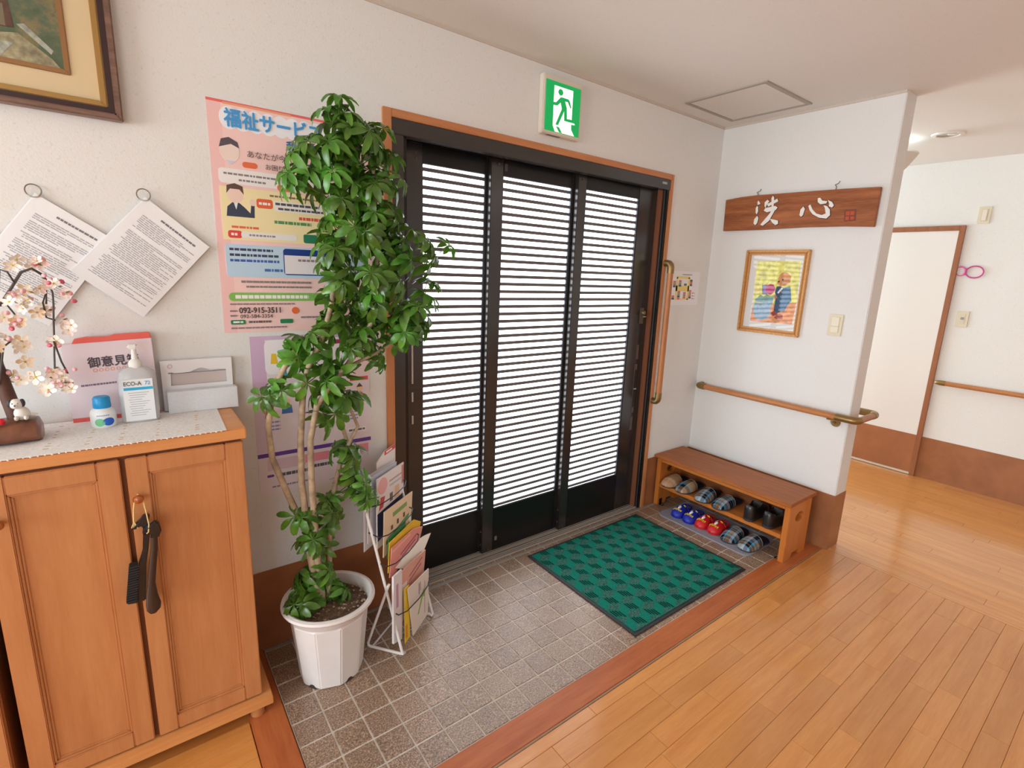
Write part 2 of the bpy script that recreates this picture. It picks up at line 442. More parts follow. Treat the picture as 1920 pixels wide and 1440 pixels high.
# bolts and fittings
m = MB()
for z in (1.955, 1.93): m.lathe([(0.0005, -.003), (.004, -.003), (.004, 0)], (-.085, .142, z), 8, 'y')
m.build('bolt', M_DSTEEL, P1)
def fit(name, mat, x0, x1, z0, z1, y, par, d=.004, bev=.001): return MB().box(x0, x1, y - d, y + .002, z0, z1).build(name, mat, par, bevel=bev)
m = MB(); m.box(-.112, -.104, .139, .1425, .97, 1.29); m.box(-.112, -.104, .139, .1425, .885, .93); m.box(-.112, -.104, .139, .1425, .78, .82)
m.build('pull_strip', pm((205, 196, 190), .45), P1)
f = fit('catch_plate', M_DSTEEL, .345, .362, 1.938, 1.97, .114, P2); 
fit('catch_plate', pm((150, 140, 132), .4, .5), .352, .366, .062, .085, .114, P2)
for (z, par, x, y) in ((1.962, P2, .312, .113), (.022, P2, .312, .113), (1.962, P3, .818, .082), (.022, P3, .818, .082)):
    MB().lathe([(.0005, -.004), (.006, -.004), (.006, 0)], (x, y, z), 10, 'y').build('guide_screw', M_DSTEEL, par)
for z in (.30, .13, .055):
    MB().lathe([(.0005, -.003), (.004, -.003), (.004, 0)], (.787 - .0005, .094, z), 8, 'x').build('guide_screw', M_DSTEEL, P3)
    MB().lathe([(.0005, -.003), (.004, -.003), (.004, 0)], (.272 - .0005, .125, z), 8, 'x').build('guide_screw', M_DSTEEL, P2)
lk = fit('lock_case', pm((110, 94, 80), .35, .4), 1.352, 1.376, 1.205, 1.30, .082, P3, .012)
MB().lathe([(.0005, -.02), (.011, -.02), (.013, -.012), (.013, 0)], (1.360, .072, 1.272), 14, 'y').build('lock_cylinder', pm((160, 140, 112), .28, .8), lk, smooth=True)
MB().box(1.352, 1.372, .045, .06, 1.246, 1.253).build('thumb_turn', pm((200, 190, 175), .25, .9), lk, bevel=.002)
fit('handle_plate', pm((104, 88, 84), .4, .2), 1.349, 1.370, .985, 1.075, .082, P3, .003)
hp = fit('handle_plate', pm((104, 88, 84), .4, .2), 1.346, 1.370, .645, .955, .082, P3, .003)
MB().box(1.351, 1.365, .0755, .0785, .68, .92).build('finger_pull', pm((40, 33, 32), .5), hp, bevel=.003)
MB().box(1.350, 1.367, .071, .0785, .796, .803).build('finger_bar', pm((215, 210, 205), .3, .5), hp)
fit('handle_plate', pm((104, 88, 84), .4, .2), 1.345, 1.368, .53, .615, .082, P3, .003)

# ------------------------------------------------------------------ ceiling fittings
t = thing('access_hatch', 'square ceiling access hatch with grey metal border', 'hatch', (1.6, -.31, H))
m = MB(); x0, x1, y0, y1, b = 1.366, 1.83, -.54, -.083, .02
m.box(x0, x1, y0, y0 + b, H - .006, H); m.box(x0, x1, y1 - b, y1, H - .006, H); m.box(x0, x0 + b, y0 + b, y1 - b, H - .006, H); m.box(x1 - b, x1, y0 + b, y1 - b, H - .006, H)
MB().box(x0 + b + .004, x1 - b - .004, y0 + b + .004, y1 - b - .004, H - .004, H).build('hatch_panel', M_CEIL, t)
m.build('frame', pm((172, 164, 156), .6), t, bevel=.001)
t = thing('downlight', 'round recessed white ceiling downlight, switched off', 'downlight', (2.945, -.847, H))
MB().lathe([(.058, -.001), (.060, -.008), (.080, -.006), (.083, 0)], (2.945, -.847, H), 32, caps=False).build('trim_ring', M_WHITE, t, smooth=True)
MB().lathe([(.058, -.002), (.05, -.0008), (.001, -.0006)], (2.945, -.847, H), 32, caps=False).build('reflector', pm((170, 168, 150), .2, .5), t, smooth=True)
MB().lathe([(.001, -.004), (.022, -.004), (.024, -.001)], (2.955, -.865, H), 20).build('bulb', pm((240, 238, 230), .3), t, smooth=True)
t = thing('ceiling_lamp', 'small white cone lamp with glass bulb near the corridor ceiling', 'lamp', (2.98, -.60, H))
MB().lathe([(.012, H), (.014, 2.345), (.1, 2.335), (.104, 2.328), (.05, 2.245), (.035, 2.23)], (2.98, -.60, 0), 24).build('shade', pm((226, 220, 210), .5), t, smooth=True)
MB().lathe([(.03, 2.232), (.036, 2.21), (.03, 2.19), (.012, 2.175), (.001, 2.173)], (2.98, -.60, 0), 16).build('bulb', pm((245, 248, 250), .1, emis=(255, 250, 240), es=1.0), t, smooth=True)
pl = bpy.data.lights.new('lamp_glow', 'POINT'); pl.energy = 1.8; pl.shadow_soft_size = .04; pl.color = (.75, .93, 1)
po = bpy.data.objects.new('lamp_glow', pl); COL.objects.link(po); po.location = (2.92, -.56, 2.375)

# ------------------------------------------------------------------ wall fittings
def switch(y, z, xf, label, parts, w=.07, hh=.117):
    t = thing('light_switch', label, 'switch', (xf, y, z))
    MB().prism(rrect(y - w / 2, y + w / 2, z - hh / 2, z + hh / 2, .005), 'x', xf - .007, xf).build('cover_plate', M_IVORY, t, bevel=.0015)
    for nm, mt, a, b, c, d in parts:
        dx = .0085 if nm == 'bezel' else .0115
        MB().box(xf - dx, xf - .006, y + a, y + b, z + c, z + d).build(nm, mt, t, bevel=.001)
    return t
iv = pm((238, 230, 208), .35); lg = pm((190, 182, 170), .5)
switch(-.786, 1.271, XR, 'ivory double rocker switch below the carved wooden board', [('bezel', pm((214, 204, 180), .4), -.021, .021, -.041, .045), ('rocker', iv, -.019, .019, -.004, .043), ('rocker', iv, -.019, .019, -.039, -.008)])
t = switch(-.922, 2.012, XF, 'ivory single switch high above the pink ring', [('bezel', pm((214, 204, 180), .4), -.018, .018, -.042, .042), ('rocker', pm((240, 228, 214), .35), -.013, .013, -.037, .037)])
t = switch(-.923, 1.271, XF, 'ivory switch with grey button below the pink ring', [('bezel', pm((222, 212, 188), .4), -.016, .016, -.036, .036), ('button', pm((150, 152, 156), .4), -.009, .009, -.004, .014)])

# exit sign
t = thing('exit_sign', 'green lit emergency exit sign with running figure above the entrance door', 'sign', (.57, YW, 2.225))
MB().box(.458, .692, -.010, YW, 2.106, 2.352).build('housing', pm((226, 214, 200), .5), t, bevel=.004)
MB().box(.470, .680, -.0128, -.008, 2.119, 2.328).build('green_panel', pm((0, 150, 75), .4, emis=(0, 170, 88), es=.5), t)
Wm = pm((240, 240, 226), .4, emis=(250, 244, 226), es=.85); Gm = pm((0, 150, 75), .4, emis=(0, 170, 88), es=.5)
EX = [[(.517, 2.311), (.631, 2.311), (.630, 2.19), (.653, 2.169), (.628, 2.167), (.63, 2.144), (.651, 2.12), (.531, 2.12), (.517, 2.144), (.516, 2.24)],
      [(.515, 2.241), (.53, 2.243), (.549, 2.262), (.558, 2.27), (.603, 2.27), (.611, 2.265), (.623, 2.24), (.619, 2.233), (.6, 2.258), (.584, 2.257), (.596, 2.231), (.6, 2.186), (.634, 2.188), (.645, 2.175), (.584, 2.175), (.581, 2.215), (.548, 2.15), (.532, 2.15), (.566, 2.222), (.557, 2.247), (.539, 2.231), (.514, 2.229)],
      [(.536, 2.143), (.555, 2.142), (.574, 2.1205), (.556, 2.1205)]]
MB().prism(EX[0], 'y', -.0134, -.0126).build('doorway_symbol', Wm, t)
m = MB().prism(EX[1], 'y', -.0140, -.0132).prism(EX[2], 'y', -.0140, -.0132)
m.prism([(.555 + .0145 * math.cos(a * PI / 10), 2.289 + .0135 * math.sin(a * PI / 10)) for a in range(20)], 'y', -.0140, -.0132)
m.build('running_figure', Gm, t)
m = MB()
for i in range(9): m.box(.50 + i * .009, .506 + i * .009, .0, .018, 2.1052, 2.1062)
m.build('vent_slots', pm((120, 108, 98), .6), t)

# carved board
t = thing('wooden_board', 'brown wooden board with white carved brush characters on the end wall', 'sign', (1.914, -.47, 1.88))
BO = [(-.058, 1.97), (-.16, 1.979), (-.258, 1.982), (-.517, 1.978), (-.73, 1.974), (-.897, 1.968), (-.896, 1.778), (-.76, 1.786), (-.545, 1.789), (-.303, 1.784), (-.063, 1.785)]
MB().prism(BO, 'x', 1.906, 1.928).build('board', wood((122, 66, 36), (180, 110, 66), 'Y', 1.1, rough=.5, spec=.3), t, bevel=.0015)
KA = [[(-.271, 1.952), (-.287, 1.931), (-.27, 1.925), (-.267, 1.94)], [(-.267, 1.92), (-.274, 1.916), (-.278, 1.888), (-.272, 1.872), (-.264, 1.881), (-.261, 1.909)], [(-.276, 1.864), (-.285, 1.851), (-.282, 1.824), (-.272, 1.81), (-.259, 1.821), (-.26, 1.845)],
      [(-.311, 1.937), (-.326, 1.951), (-.338, 1.942), (-.326, 1.924), (-.32, 1.905), (-.313, 1.917)], [(-.349, 1.957), (-.355, 1.971), (-.364, 1.96), (-.368, 1.906), (-.357, 1.902)], [(-.326, 1.926), (-.384, 1.952), (-.391, 1.937), (-.336, 1.912)],
      [(-.312, 1.891), (-.32, 1.905), (-.377, 1.913), (-.392, 1.904), (-.384, 1.891), (-.332, 1.88)], [(-.363, 1.9), (-.38, 1.892), (-.352, 1.832), (-.317, 1.805), (-.302, 1.812), (-.325, 1.842), (-.35, 1.872)], [(-.356, 1.842), (-.376, 1.839), (-.405, 1.831), (-.407, 1.813), (-.393, 1.806), (-.373, 1.82)],
      [(-.536, 1.899), (-.546, 1.886), (-.54, 1.853), (-.531, 1.844), (-.521, 1.854), (-.523, 1.884)], [(-.562, 1.9), (-.571, 1.907), (-.587, 1.88), (-.609, 1.858), (-.639, 1.848), (-.658, 1.855), (-.65, 1.883), (-.641, 1.898), (-.659, 1.893), (-.676, 1.874), (-.681, 1.845), (-.665, 1.829), (-.627, 1.835), (-.591, 1.855), (-.572, 1.877)],
      [(-.606, 1.937), (-.618, 1.939), (-.631, 1.923), (-.657, 1.918), (-.653, 1.907), (-.624, 1.904), (-.608, 1.917)], [(-.658, 1.924), (-.681, 1.912), (-.693, 1.894), (-.685, 1.883), (-.668, 1.891), (-.668, 1.906)]]
dk = pm((58, 30, 20), .6); wt = pm((236, 232, 226), .5)
for g in (KA[:9], KA[9:]):
    m = MB()
    for i, p in enumerate(g):
        cx = sum(q[0] for q in p) / len(p); cy = sum(q[1] for q in p) / len(p)
        e = .0035 - i * .00003
        m.m(0).prism([(q[0] + (q[0] - cx) / max(.004, math.hypot(q[0] - cx, q[1] - cy)) * .003 - .002, q[1] + (q[1] - cy) / max(.004, math.hypot(q[0] - cx, q[1] - cy)) * .003 - .001) for q in p], 'x', 1.9056 - i * .00003, 1.9062)
        m.m(1).prism(p, 'x', 1.9046 - i * .00004, 1.906)
    m.build('carved_character', [dk, wt], t)
m = MB()
m.m(0).prism([(-.747, 1.868), (-.804, 1.869), (-.81, 1.81), (-.755, 1.808)], 'x', 1.9055, 1.9062)
for p in ([(-.756, 1.859), (-.775, 1.86), (-.777, 1.84), (-.758, 1.84)], [(-.782, 1.833), (-.799, 1.833), (-.8, 1.818), (-.783, 1.817)], [(-.778, 1.859), (-.796, 1.86), (-.798, 1.84), (-.78, 1.84)], [(-.758, 1.834), (-.775, 1.835), (-.776, 1.816), (-.759, 1.816)]):
    m.m(1).prism(p, 'x', 1.905, 1.906)
m.build('seal_mark', [pm((120, 58, 34), .6), pm((184, 74, 40), .6)], t)
for y in (-.255, -.683):
    MB().tube([(1.92, y, 1.975), (1.915, y - .004, 1.99), (1.92, y + .006, 2.0), (1.93, y - .006, 2.008), (1.926, y - .012, 2.018)], .0016, 6).build('hanging_wire', pm((40, 34, 34), .4, .5), t, smooth=True)

# framed watercolour
t = thing('framed_painting', 'small watercolour in gold frame below the carved wooden board', 'painting', (XR, -.42, 1.42))
def frame_bars(m, prof_x, y0, y1, z0, z1, b):
    for A in ([(y0, z0), (y1, z0), (y1 - b, z0 + b), (y0 + b, z0 + b)], [(y0, z1), (y1, z1), (y1 - b, z1 - b), (y0 + b, z1 - b)], [(y0, z0), (y0, z1), (y0 + b, z1 - b), (y0 + b, z0 + b)], [(y1, z0), (y1, z1), (y1 - b, z1 - b), (y1 - b, z0 + b)]):
        m.prism(A, 'x', prof_x[0], prof_x[1])
gold = pm((204, 146, 80), .36, .15, var=.1, vs=120); gold2 = pm((172, 112, 54), .36, .15)
m = MB(); frame_bars(m, (1.912, XR), -.606, -.232, 1.180, 1.669, .014); m.build('frame', gold, t, bevel=.003)
m = MB(); frame_bars(m, (1.919, XR - .001), -.594, -.244, 1.192, 1.657, .012); m.build('inner_frame', gold2, t, bevel=.002)
m = MB(); frame_bars(m, (1.915, XR - .001), -.584, -.254, 1.202, 1.647, .008); m.build('inner_frame', gold, t, bevel=.002)
mm = MB()
for i in range(46):
    z = 1.19 + i * .0103
    for y in (-.601, -.237): mm.box(1.9105, 1.913, y - .003, y + .003, z, z + .006)
for i in range(35):
    y = -.6 + i * .0104
    for z in (1.185, 1.664): mm.box(1.9105, 1.913, y, y + .006, z - .003, z + .003)
o = mm.build('beaded_edge', pm((196, 150, 90), .34, .4), t); o['kind'] = 'stuff'
bx('mount', pm((226, 224, 220), .7), 1.927, 1.932, -.58, -.258, 1.206, 1.643, t)
WC = [((226, 222, 120), [(-.3, 1.605), (-.558, 1.606), (-.566, 1.376), (-.31, 1.341)]), ((222, 150, 100), [(-.31, 1.341), (-.566, 1.376), (-.558, 1.251), (-.304, 1.245)]),
      ((150, 180, 205), [(-.32, 1.362), (-.354, 1.356), (-.429, 1.374), (-.422, 1.342), (-.419, 1.278), (-.384, 1.261), (-.347, 1.259), (-.322, 1.285), (-.313, 1.321)]), ((120, 160, 170), [(-.319, 1.382), (-.34, 1.393), (-.397, 1.399), (-.431, 1.389), (-.429, 1.374), (-.378, 1.362), (-.321, 1.364)]),
      ((92, 140, 100), [(-.332, 1.391), (-.347, 1.406), (-.369, 1.399), (-.388, 1.41), (-.413, 1.404), (-.443, 1.413), (-.449, 1.402), (-.423, 1.389), (-.341, 1.387)]), ((130, 120, 180), [(-.351, 1.463), (-.379, 1.468), (-.396, 1.461), (-.393, 1.43), (-.388, 1.41), (-.359, 1.412)]),
      ((190, 60, 110), [(-.38, 1.46), (-.399, 1.473), (-.419, 1.47), (-.434, 1.451), (-.429, 1.428), (-.412, 1.411), (-.386, 1.418), (-.375, 1.441)]), ((206, 140, 84), [(-.464, 1.542), (-.495, 1.539), (-.515, 1.52), (-.514, 1.486), (-.49, 1.47), (-.46, 1.464), (-.442, 1.475), (-.444, 1.506), (-.45, 1.529)]),
      ((44, 78, 110), [(-.441, 1.46), (-.46, 1.464), (-.48, 1.454), (-.479, 1.408), (-.475, 1.373), (-.481, 1.315), (-.466, 1.308), (-.443, 1.318), (-.442, 1.371), (-.444, 1.406), (-.433, 1.428)]), ((84, 124, 160), [(-.48, 1.454), (-.517, 1.467), (-.526, 1.434), (-.535, 1.385), (-.518, 1.357), (-.504, 1.321), (-.481, 1.319), (-.475, 1.373), (-.479, 1.408)]),
      ((150, 60, 50), [(-.427, 1.307), (-.443, 1.318), (-.466, 1.308), (-.464, 1.298), (-.445, 1.289), (-.43, 1.295)]), ((170, 84, 60), [(-.447, 1.279), (-.467, 1.302), (-.478, 1.307), (-.499, 1.298), (-.499, 1.274), (-.468, 1.271)]),
      ((230, 230, 230), [(-.448, 1.425), (-.47, 1.457), (-.479, 1.45), (-.456, 1.42)]), ((200, 120, 110), [(-.429, 1.405), (-.444, 1.411), (-.454, 1.395), (-.435, 1.39)]), ((50, 30, 20), [(-.467, 1.505), (-.475, 1.507), (-.475, 1.495), (-.467, 1.496)]), ((50, 30, 20), [(-.443, 1.49), (-.451, 1.494), (-.454, 1.487), (-.446, 1.483)]), ((236, 190, 120), [(-.312, 1.429), (-.338, 1.439), (-.342, 1.427), (-.315, 1.422)])]
m = MB(); ms = []
for i, (c, p) in enumerate(WC):
    ms.append(pm(c, .7, var=.12, vs=40)); m.m(i).prism(p, 'x', 1.9268 - i * .00006, 1.928)
m.build('watercolour', ms, t)
def glass_mat():
    t = NT('picture_glass'); n = t.t.nodes
    gl = t.n('ShaderNodeBsdfGlossy'); gl.inputs['Roughness'].default_value = .02
    tr = t.n('ShaderNodeBsdfTransparent'); fr = t.n('ShaderNodeFresnel'); fr.inputs['IOR'].default_value = 1.5
    mx = t.n('ShaderNodeMixShader'); geo = t.n('ShaderNodeNewGeometry')
    t.l(t.math('MULTIPLY', fr.outputs[0], t.math('SUBTRACT', 1.0, geo.outputs['Backfacing'])), mx.inputs[0])
    t.l(tr.outputs[0], mx.inputs[1]); t.l(gl.outputs[0], mx.inputs[2])
    t.l(mx.outputs[0], n['Material Output'].inputs['Surface']); return t.m
M_GLASS = glass_mat()
bx('glass', M_GLASS, 1.9235, 1.925, -.578, -.26, 1.208, 1.641, t)

# handrails
def brass_tube(name, par, pts, r=.019): return MB().tube(pts, r, 14).build(name, M_BRASS, par, smooth=True)
t = thing('handrail', 'horizontal wooden handrail with brass ends wrapping the end of the short wall', 'handrail', (XR, -.48, .785))
xr_ = 1.886; r_ = .0175
MB().tube([(xr_, -.055, .787), (xr_, -.93, .785)], r_, 16).build('rail', M_RAIL, t, smooth=True)
brass_tube('end_elbow', t, [(xr_, -.075, .787), (xr_, -.045, .787)] + [(xr_ + .02 - .02 * math.cos(a), -.045 + .02 * math.sin(a), .787) for a in (.5, 1.0, 1.57)] + [(XR, -.025, .787)], .021)
brass_tube('corner_elbow', t, [(xr_, -.88, .785), (xr_, -.955, .785)] + [(xr_ + .03 - .03 * math.cos(a), -.955 - .03 * math.sin(a), .785) for a in (.4, .8, 1.2, 1.57)], .020)
MB().tube([(xr_ + .03, -.985, .785), (2.135, -.985, .785)], r_, 16).build('rail', wood((158, 98, 56), (184, 118, 70), 'X', 1.5, rough=.35), t, smooth=True)
brass_tube('corner_elbow', t, [(2.10, -.985, .785), (2.13, -.985, .785)] + [(2.13 + .03 * math.sin(a), -.955 - .03 * math.cos(a), .785) for a in (.4, .8, 1.2, 1.57)] + [(2.16, -.90, .785)], .020)
brass_tube('end_elbow', t, [(2.16, -.90, .785), (2.16, -.86, .785), (2.15, -.845, .785), (2.13, -.84, .785), (XE, -.84, .785)], .019)
b = MB().tube([(xr_, -.868, .77), (xr_, -.868, .752), (xr_ + .012, -.868, .744), (XR, -.868, .744)], .007, 10).build('bracket', M_BRASS, t, smooth=True)
MB().lathe([(.0005, 1.924), (.022, 1.924), (.026, XR - .001), (.026, XR)], (0, -.868, .744), 20, 'x').build('bracket_rose', M_BRASS, b, smooth=True)
MB().box(xr_ - .012, xr_ + .012, -.9, -.84, .763, .7685).build('saddle', M_BRASS, b)
t = thing('handrail', 'short vertical wooden handrail with brass elbows beside the entrance door', 'handrail', (1.458, .011, 1.15))
xv, yv = 1.4585, -.032
MB().tube([(xv, yv, .765), (xv, yv, 1.53)], r_, 16).build('rail', M_RAILZ, t, smooth=True)
brass_tube('end_elbow', t, [(xv, yv, 1.51), (xv, yv, 1.545), (xv, yv + .004, 1.557), (xv, yv + .014, 1.566), (xv, yv + .026, 1.568), (xv, .011, 1.568)], .020)
brass_tube('end_elbow', t, [(xv, yv, .785), (xv, yv, .75), (xv, yv + .004, .738), (xv, yv + .014, .729), (xv, yv + .026, .727), (xv, .011, .727)], .020)
t = thing('handrail', 'long wooden handrail with a pointed brass cap on the far corridor wall', 'handrail', (XF, -1.2, .782))
MB().tube([(3.765, -.895, .782), (3.765, -2.6, .782)], r_, 16).build('rail', M_RAIL, t, smooth=True)
MB().tube([(3.765, -.915, .782), (3.765, -.88, .782), (3.765, -.862, .782), (3.765, -.85, .782), (3.765, -.846, .782)], [.0195, .0195, .016, .009, .002], 16).build('end_cap', M_BRASS, t, smooth=True)
MB().tube([(3.765, -1.7, .77), (3.765, -1.7, .745), (XF, -1.7, .74)], .007, 10).build('bracket', M_BRASS, t, smooth=True)
# pink ring ornament
t = thing('ring_ornament', 'pink oval ring with a pink ribbon knot hanging on the far wall', 'ornament', (XF, -.93, 1.615))
MB().tube([(XF - .008, -.936 + .05 * math.cos(a * PI / 16), 1.614 + .042 * math.sin(a * PI / 16)) for a in range(33)], .0045, 8, False).build('oval_ring', pm((206, 74, 148), .35), t, smooth=True)
rr = random.Random(5)
MB().tube([(XF - .008, -.856 + .028 * math.cos(a * PI / 12) + rr.uniform(-.003, .003), 1.618 + .032 * math.sin(a * PI / 12)) for a in range(25)], [rr.uniform(.003, .007) for _ in range(25)], 7, False).build('ribbon_loop', pm((226, 110, 170), .5), t, smooth=True)
MB().tube([(XF - .008, -.882, 1.64), (XF - .012, -.885, 1.615), (XF - .008, -.882, 1.59)], [.003, .008, .003], 8).build('knot', pm((214, 84, 156), .5), t, smooth=True)

# ------------------------------------------------------------------ notices and pictures on the front wall
t = thing('floor_plan_notice', 'white evacuation plan sheet with coloured room blocks beside the vertical handrail', 'notice', (1.70, YW, 1.42))
bx('sheet', pm((240, 238, 242), .5), 1.558, 1.842, YW - .0012, YW - .0002, 1.318, 1.528, t)
m = MB(); cs = [(120, 116, 122), (240, 220, 130), (224, 120, 126), (96, 100, 116), (146, 166, 132), (200, 190, 196)]; ms = [pm(c, .6) for c in cs]
a_, b_ = YW - .0018, YW - .001
def blk(i, x0, x1, z0, z1, k=0): m.m(i).box(x0, x1, a_ - k * .0002, b_, z0, z1)
blk(0, 1.656, 1.755, 1.505, 1.509)
for q in ((1.60, 1.735, 1.482, 1.497), (1.60, 1.735, 1.405, 1.44), (1.60, 1.615, 1.35, 1.49), (1.722, 1.74, 1.35, 1.49), (1.62, 1.735, 1.352, 1.36)): blk(1, *q)
for x, z, cols in ((1.570, 1.428, (3, 4, 2)), (1.626, 1.433, (3, 4, 2)), (1.682, 1.44, (3,)), (1.74, 1.438, (3, 2, 3)), (1.566, 1.353, (3, 2)), (1.622, 1.353, (2, 3, 4, 2)), (1.681, 1.36, (2, 4, 2)), (1.738, 1.36, (3, 2, 4, 2))):
    for i, c in enumerate(cols): blk(c, x, x + .026, z + i * .0135, z + i * .0135 + .0125, 1)
for z in (1.39, 1.372, 1.355): blk(2, 1.776, 1.786, z, z + .008); blk(0, 1.79, 1.804, z + .002, z + .005)
m.build('printed_plan', ms, t)

# picture at the top corner of the photograph
t = thing('framed_landscape', 'large landscape painting in brown and gold frame with cream mount', 'painting', (-1.33, .005, 2.1))
fx0, fx1, fz0, fz1 = -1.62, -1.054, 1.856, 2.33
def fbars(m, x0, x1, z0, z1, b, ya, yb):
    for A in ([(x0, z0), (x1, z0), (x1 - b, z0 + b), (x0 + b, z0 + b)], [(x0, z1), (x1, z1), (x1 - b, z1 - b), (x0 + b, z1 - b)], [(x0, z0), (x0, z1), (x0 + b, z1 - b), (x0 + b, z0 + b)], [(x1, z0), (x1, z1), (x1 - b, z1 - b), (x1 - b, z0 + b)]):
        m.prism(A, 'y', ya, yb)
m = MB(); fbars(m, fx0, fx1, fz0, fz1, .016, -.012, YW - .002); m.build('frame', wood((96, 68, 56), (140, 108, 92), 'X', 2), t, bevel=.003)
m = MB(); fbars(m, fx0 + .016, fx1 - .016, fz0 + .016, fz1 - .016, .014, -.006, YW - .002); m.build('dark_band', pm((46, 18, 20), .3, coat=.4), t)
m = MB(); fbars(m, fx0 + .03, fx1 - .03, fz0 + .03, fz1 - .03, .016, -.002, YW - .002); m.build('gold_slip', pm((172, 134, 76), .35, .4), t, bevel=.003)
bx('mount', pm((224, 202, 160), .7), fx0 + .04, fx1 - .04, .010, .013, fz0 + .04, fz1 - .04, t)
ix0, ix1, iz0, iz1 = -1.50, -1.155, 1.953, 2.24
m = MB(); fbars(m, ix0, ix1, iz0, iz1, .013, .006, .0105); m.build('inner_slip', pm((156, 112, 64), .4, .35), t, bevel=.002)
def landscape():
    t = NT('oil_landscape'); v = t.coord((1, 1, 1)); a = t.noise(9, v, 6, .7); b = t.noise(24, v, 5, .7)
    c = t.ramp(a, [(.3, (40, 44, 32)), (.42, (74, 92, 60)), (.5, (96, 110, 84)), (.58, (150, 132, 88)), (.66, (88, 64, 46)), (.75, (120, 134, 120))])
    t.l(t.mixc(t.math('MULTIPLY', b, .6), c, rgba((60, 84, 52))), t.b.inputs['Base Color']); t.b.inputs['Roughness'].default_value = .5; return t.m
bx('canvas', landscape(), ix0 + .012, ix1 - .012, .0085, .0115, iz0 + .012, iz1 - .012, t)
m = MB()
m.m(0).prism([(-1.30, 1.966), (-1.175, 1.966), (-1.19, 1.985), (-1.25, 2.03), (-1.30, 2.02)], 'y', .0078, .009)
m.m(1).prism([(-1.25, 2.05), (-1.235, 2.055), (-1.185, 2.005), (-1.19, 1.995)], 'y', .0078, .009)
m.m(2).prism([(-1.34, 2.03), (-1.255, 2.04), (-1.26, 2.10), (-1.34, 2.12)], 'y', .0076, .009)
m.m(3).prism([(-1.315, 2.04), (-1.30, 2.04), (-1.30, 2.095), (-1.315, 2.095)], 'y', .0072, .0085)
m.m(3).prism([(-1.285, 2.04), (-1.27, 2.04), (-1.27, 2.09), (-1.285, 2.09)], 'y', .0072, .0085)
m.m(1).prism([(-1.34, 1.966), (-1.29, 1.966), (-1.26, 2.005), (-1.33, 2.0)], 'y', .0074, .0085)
m.build('painted_scene', [pm((150, 142, 110), .6, var=.2, vs=60), pm((160, 164, 150), .6, var=.2, vs=60), pm((84, 54, 38), .6, var=.2, vs=60), pm((120, 110, 84), .6)], t)
bx('glass', M_GLASS, fx0 + .032, fx1 - .032, .0035, .0048, fz0 + .032, fz1 - .032, t)

# sheets hung by binder rings
def hung_sheet(label, top, w, h, ang, seed, ring=True, title=True, y=YW - .0105):
    t = thing('notice_sheet', label, 'notice', (top[0], y, top[1]), group='notice sheets hung by a corner')
    R2 = Matrix.Rotation(ang, 2)
    def tr(p): q = R2 @ Vector(p); return (top[0] + q.x, top[1] + q.y)
    m = MB()
    for k in range(3): m.prism([tr(q) for q in ((-.006 + k * .0012, .006), (w - .006, .006 - k * .001), (w - .006, -h + .006 + k * .002), (-.006 + k * .0012, -h + .006))], 'y', y - k * .0012 - .001, y - k * .0012)
    m.build('sheet', M_PAPER, t)
    r = random.Random(seed); m = MB(); yy = y - .0036
    def bar(x0, x1, z, th, i=0): m.m(i).prism([tr(q) for q in ((x0, z), (x1, z), (x1, z + th), (x0, z + th))], 'y', yy - .0002, yy + .0004)
    if title: 
        x = w * .3
        while x < w * .8: d = r.uniform(.006, .012); bar(x, x + d, -.024, .0055, 1); x += d + .0015
    z = -.042
    while z > -h + .03:
        if r.random() < .12: z -= .0058; continue
        x = w * (.1 if r.random() < .6 else .14); end = w * (r.choice((.9, .9, .88, .7, .5)))
        while x < end:
            d = r.uniform(.004, .022); bar(x, min(x + d, end), z, .0026); x += d + r.uniform(.001, .003)
        z -= .0058
    m.build('printed_text', [pm((176, 176, 182), .7), pm((120, 120, 128), .7)], t)
    if ring:
        c = (top[0] - .004, top[1] + .014)
        MB().tube([(c[0] + .0165 * math.cos(a * PI / 12), y - .004 + .003 * math.sin(a * PI / 6), c[1] + .0165 * math.sin(a * PI / 12)) for a in range(25)], .0016, 6, False).build('binder_ring', pm((150, 142, 128), .3, .8), t, smooth=True)
    return t
hung_sheet('white printed sheet hanging from a ring, nearest the pink poster', (-1.022, 1.651), .205, .292, math.radians(-41), 2)
hung_sheet('white printed sheet hanging from a ring behind the cherry blossom branch', (-1.262, 1.634), .196, .30, math.radians(-35), 4, y=YW - .0055)
hung_sheet('white sheet corner mostly cut off by the edge of the photo', (-1.49, 1.62), .2, .29, math.radians(-33), 6, title=False, y=YW - .0006)

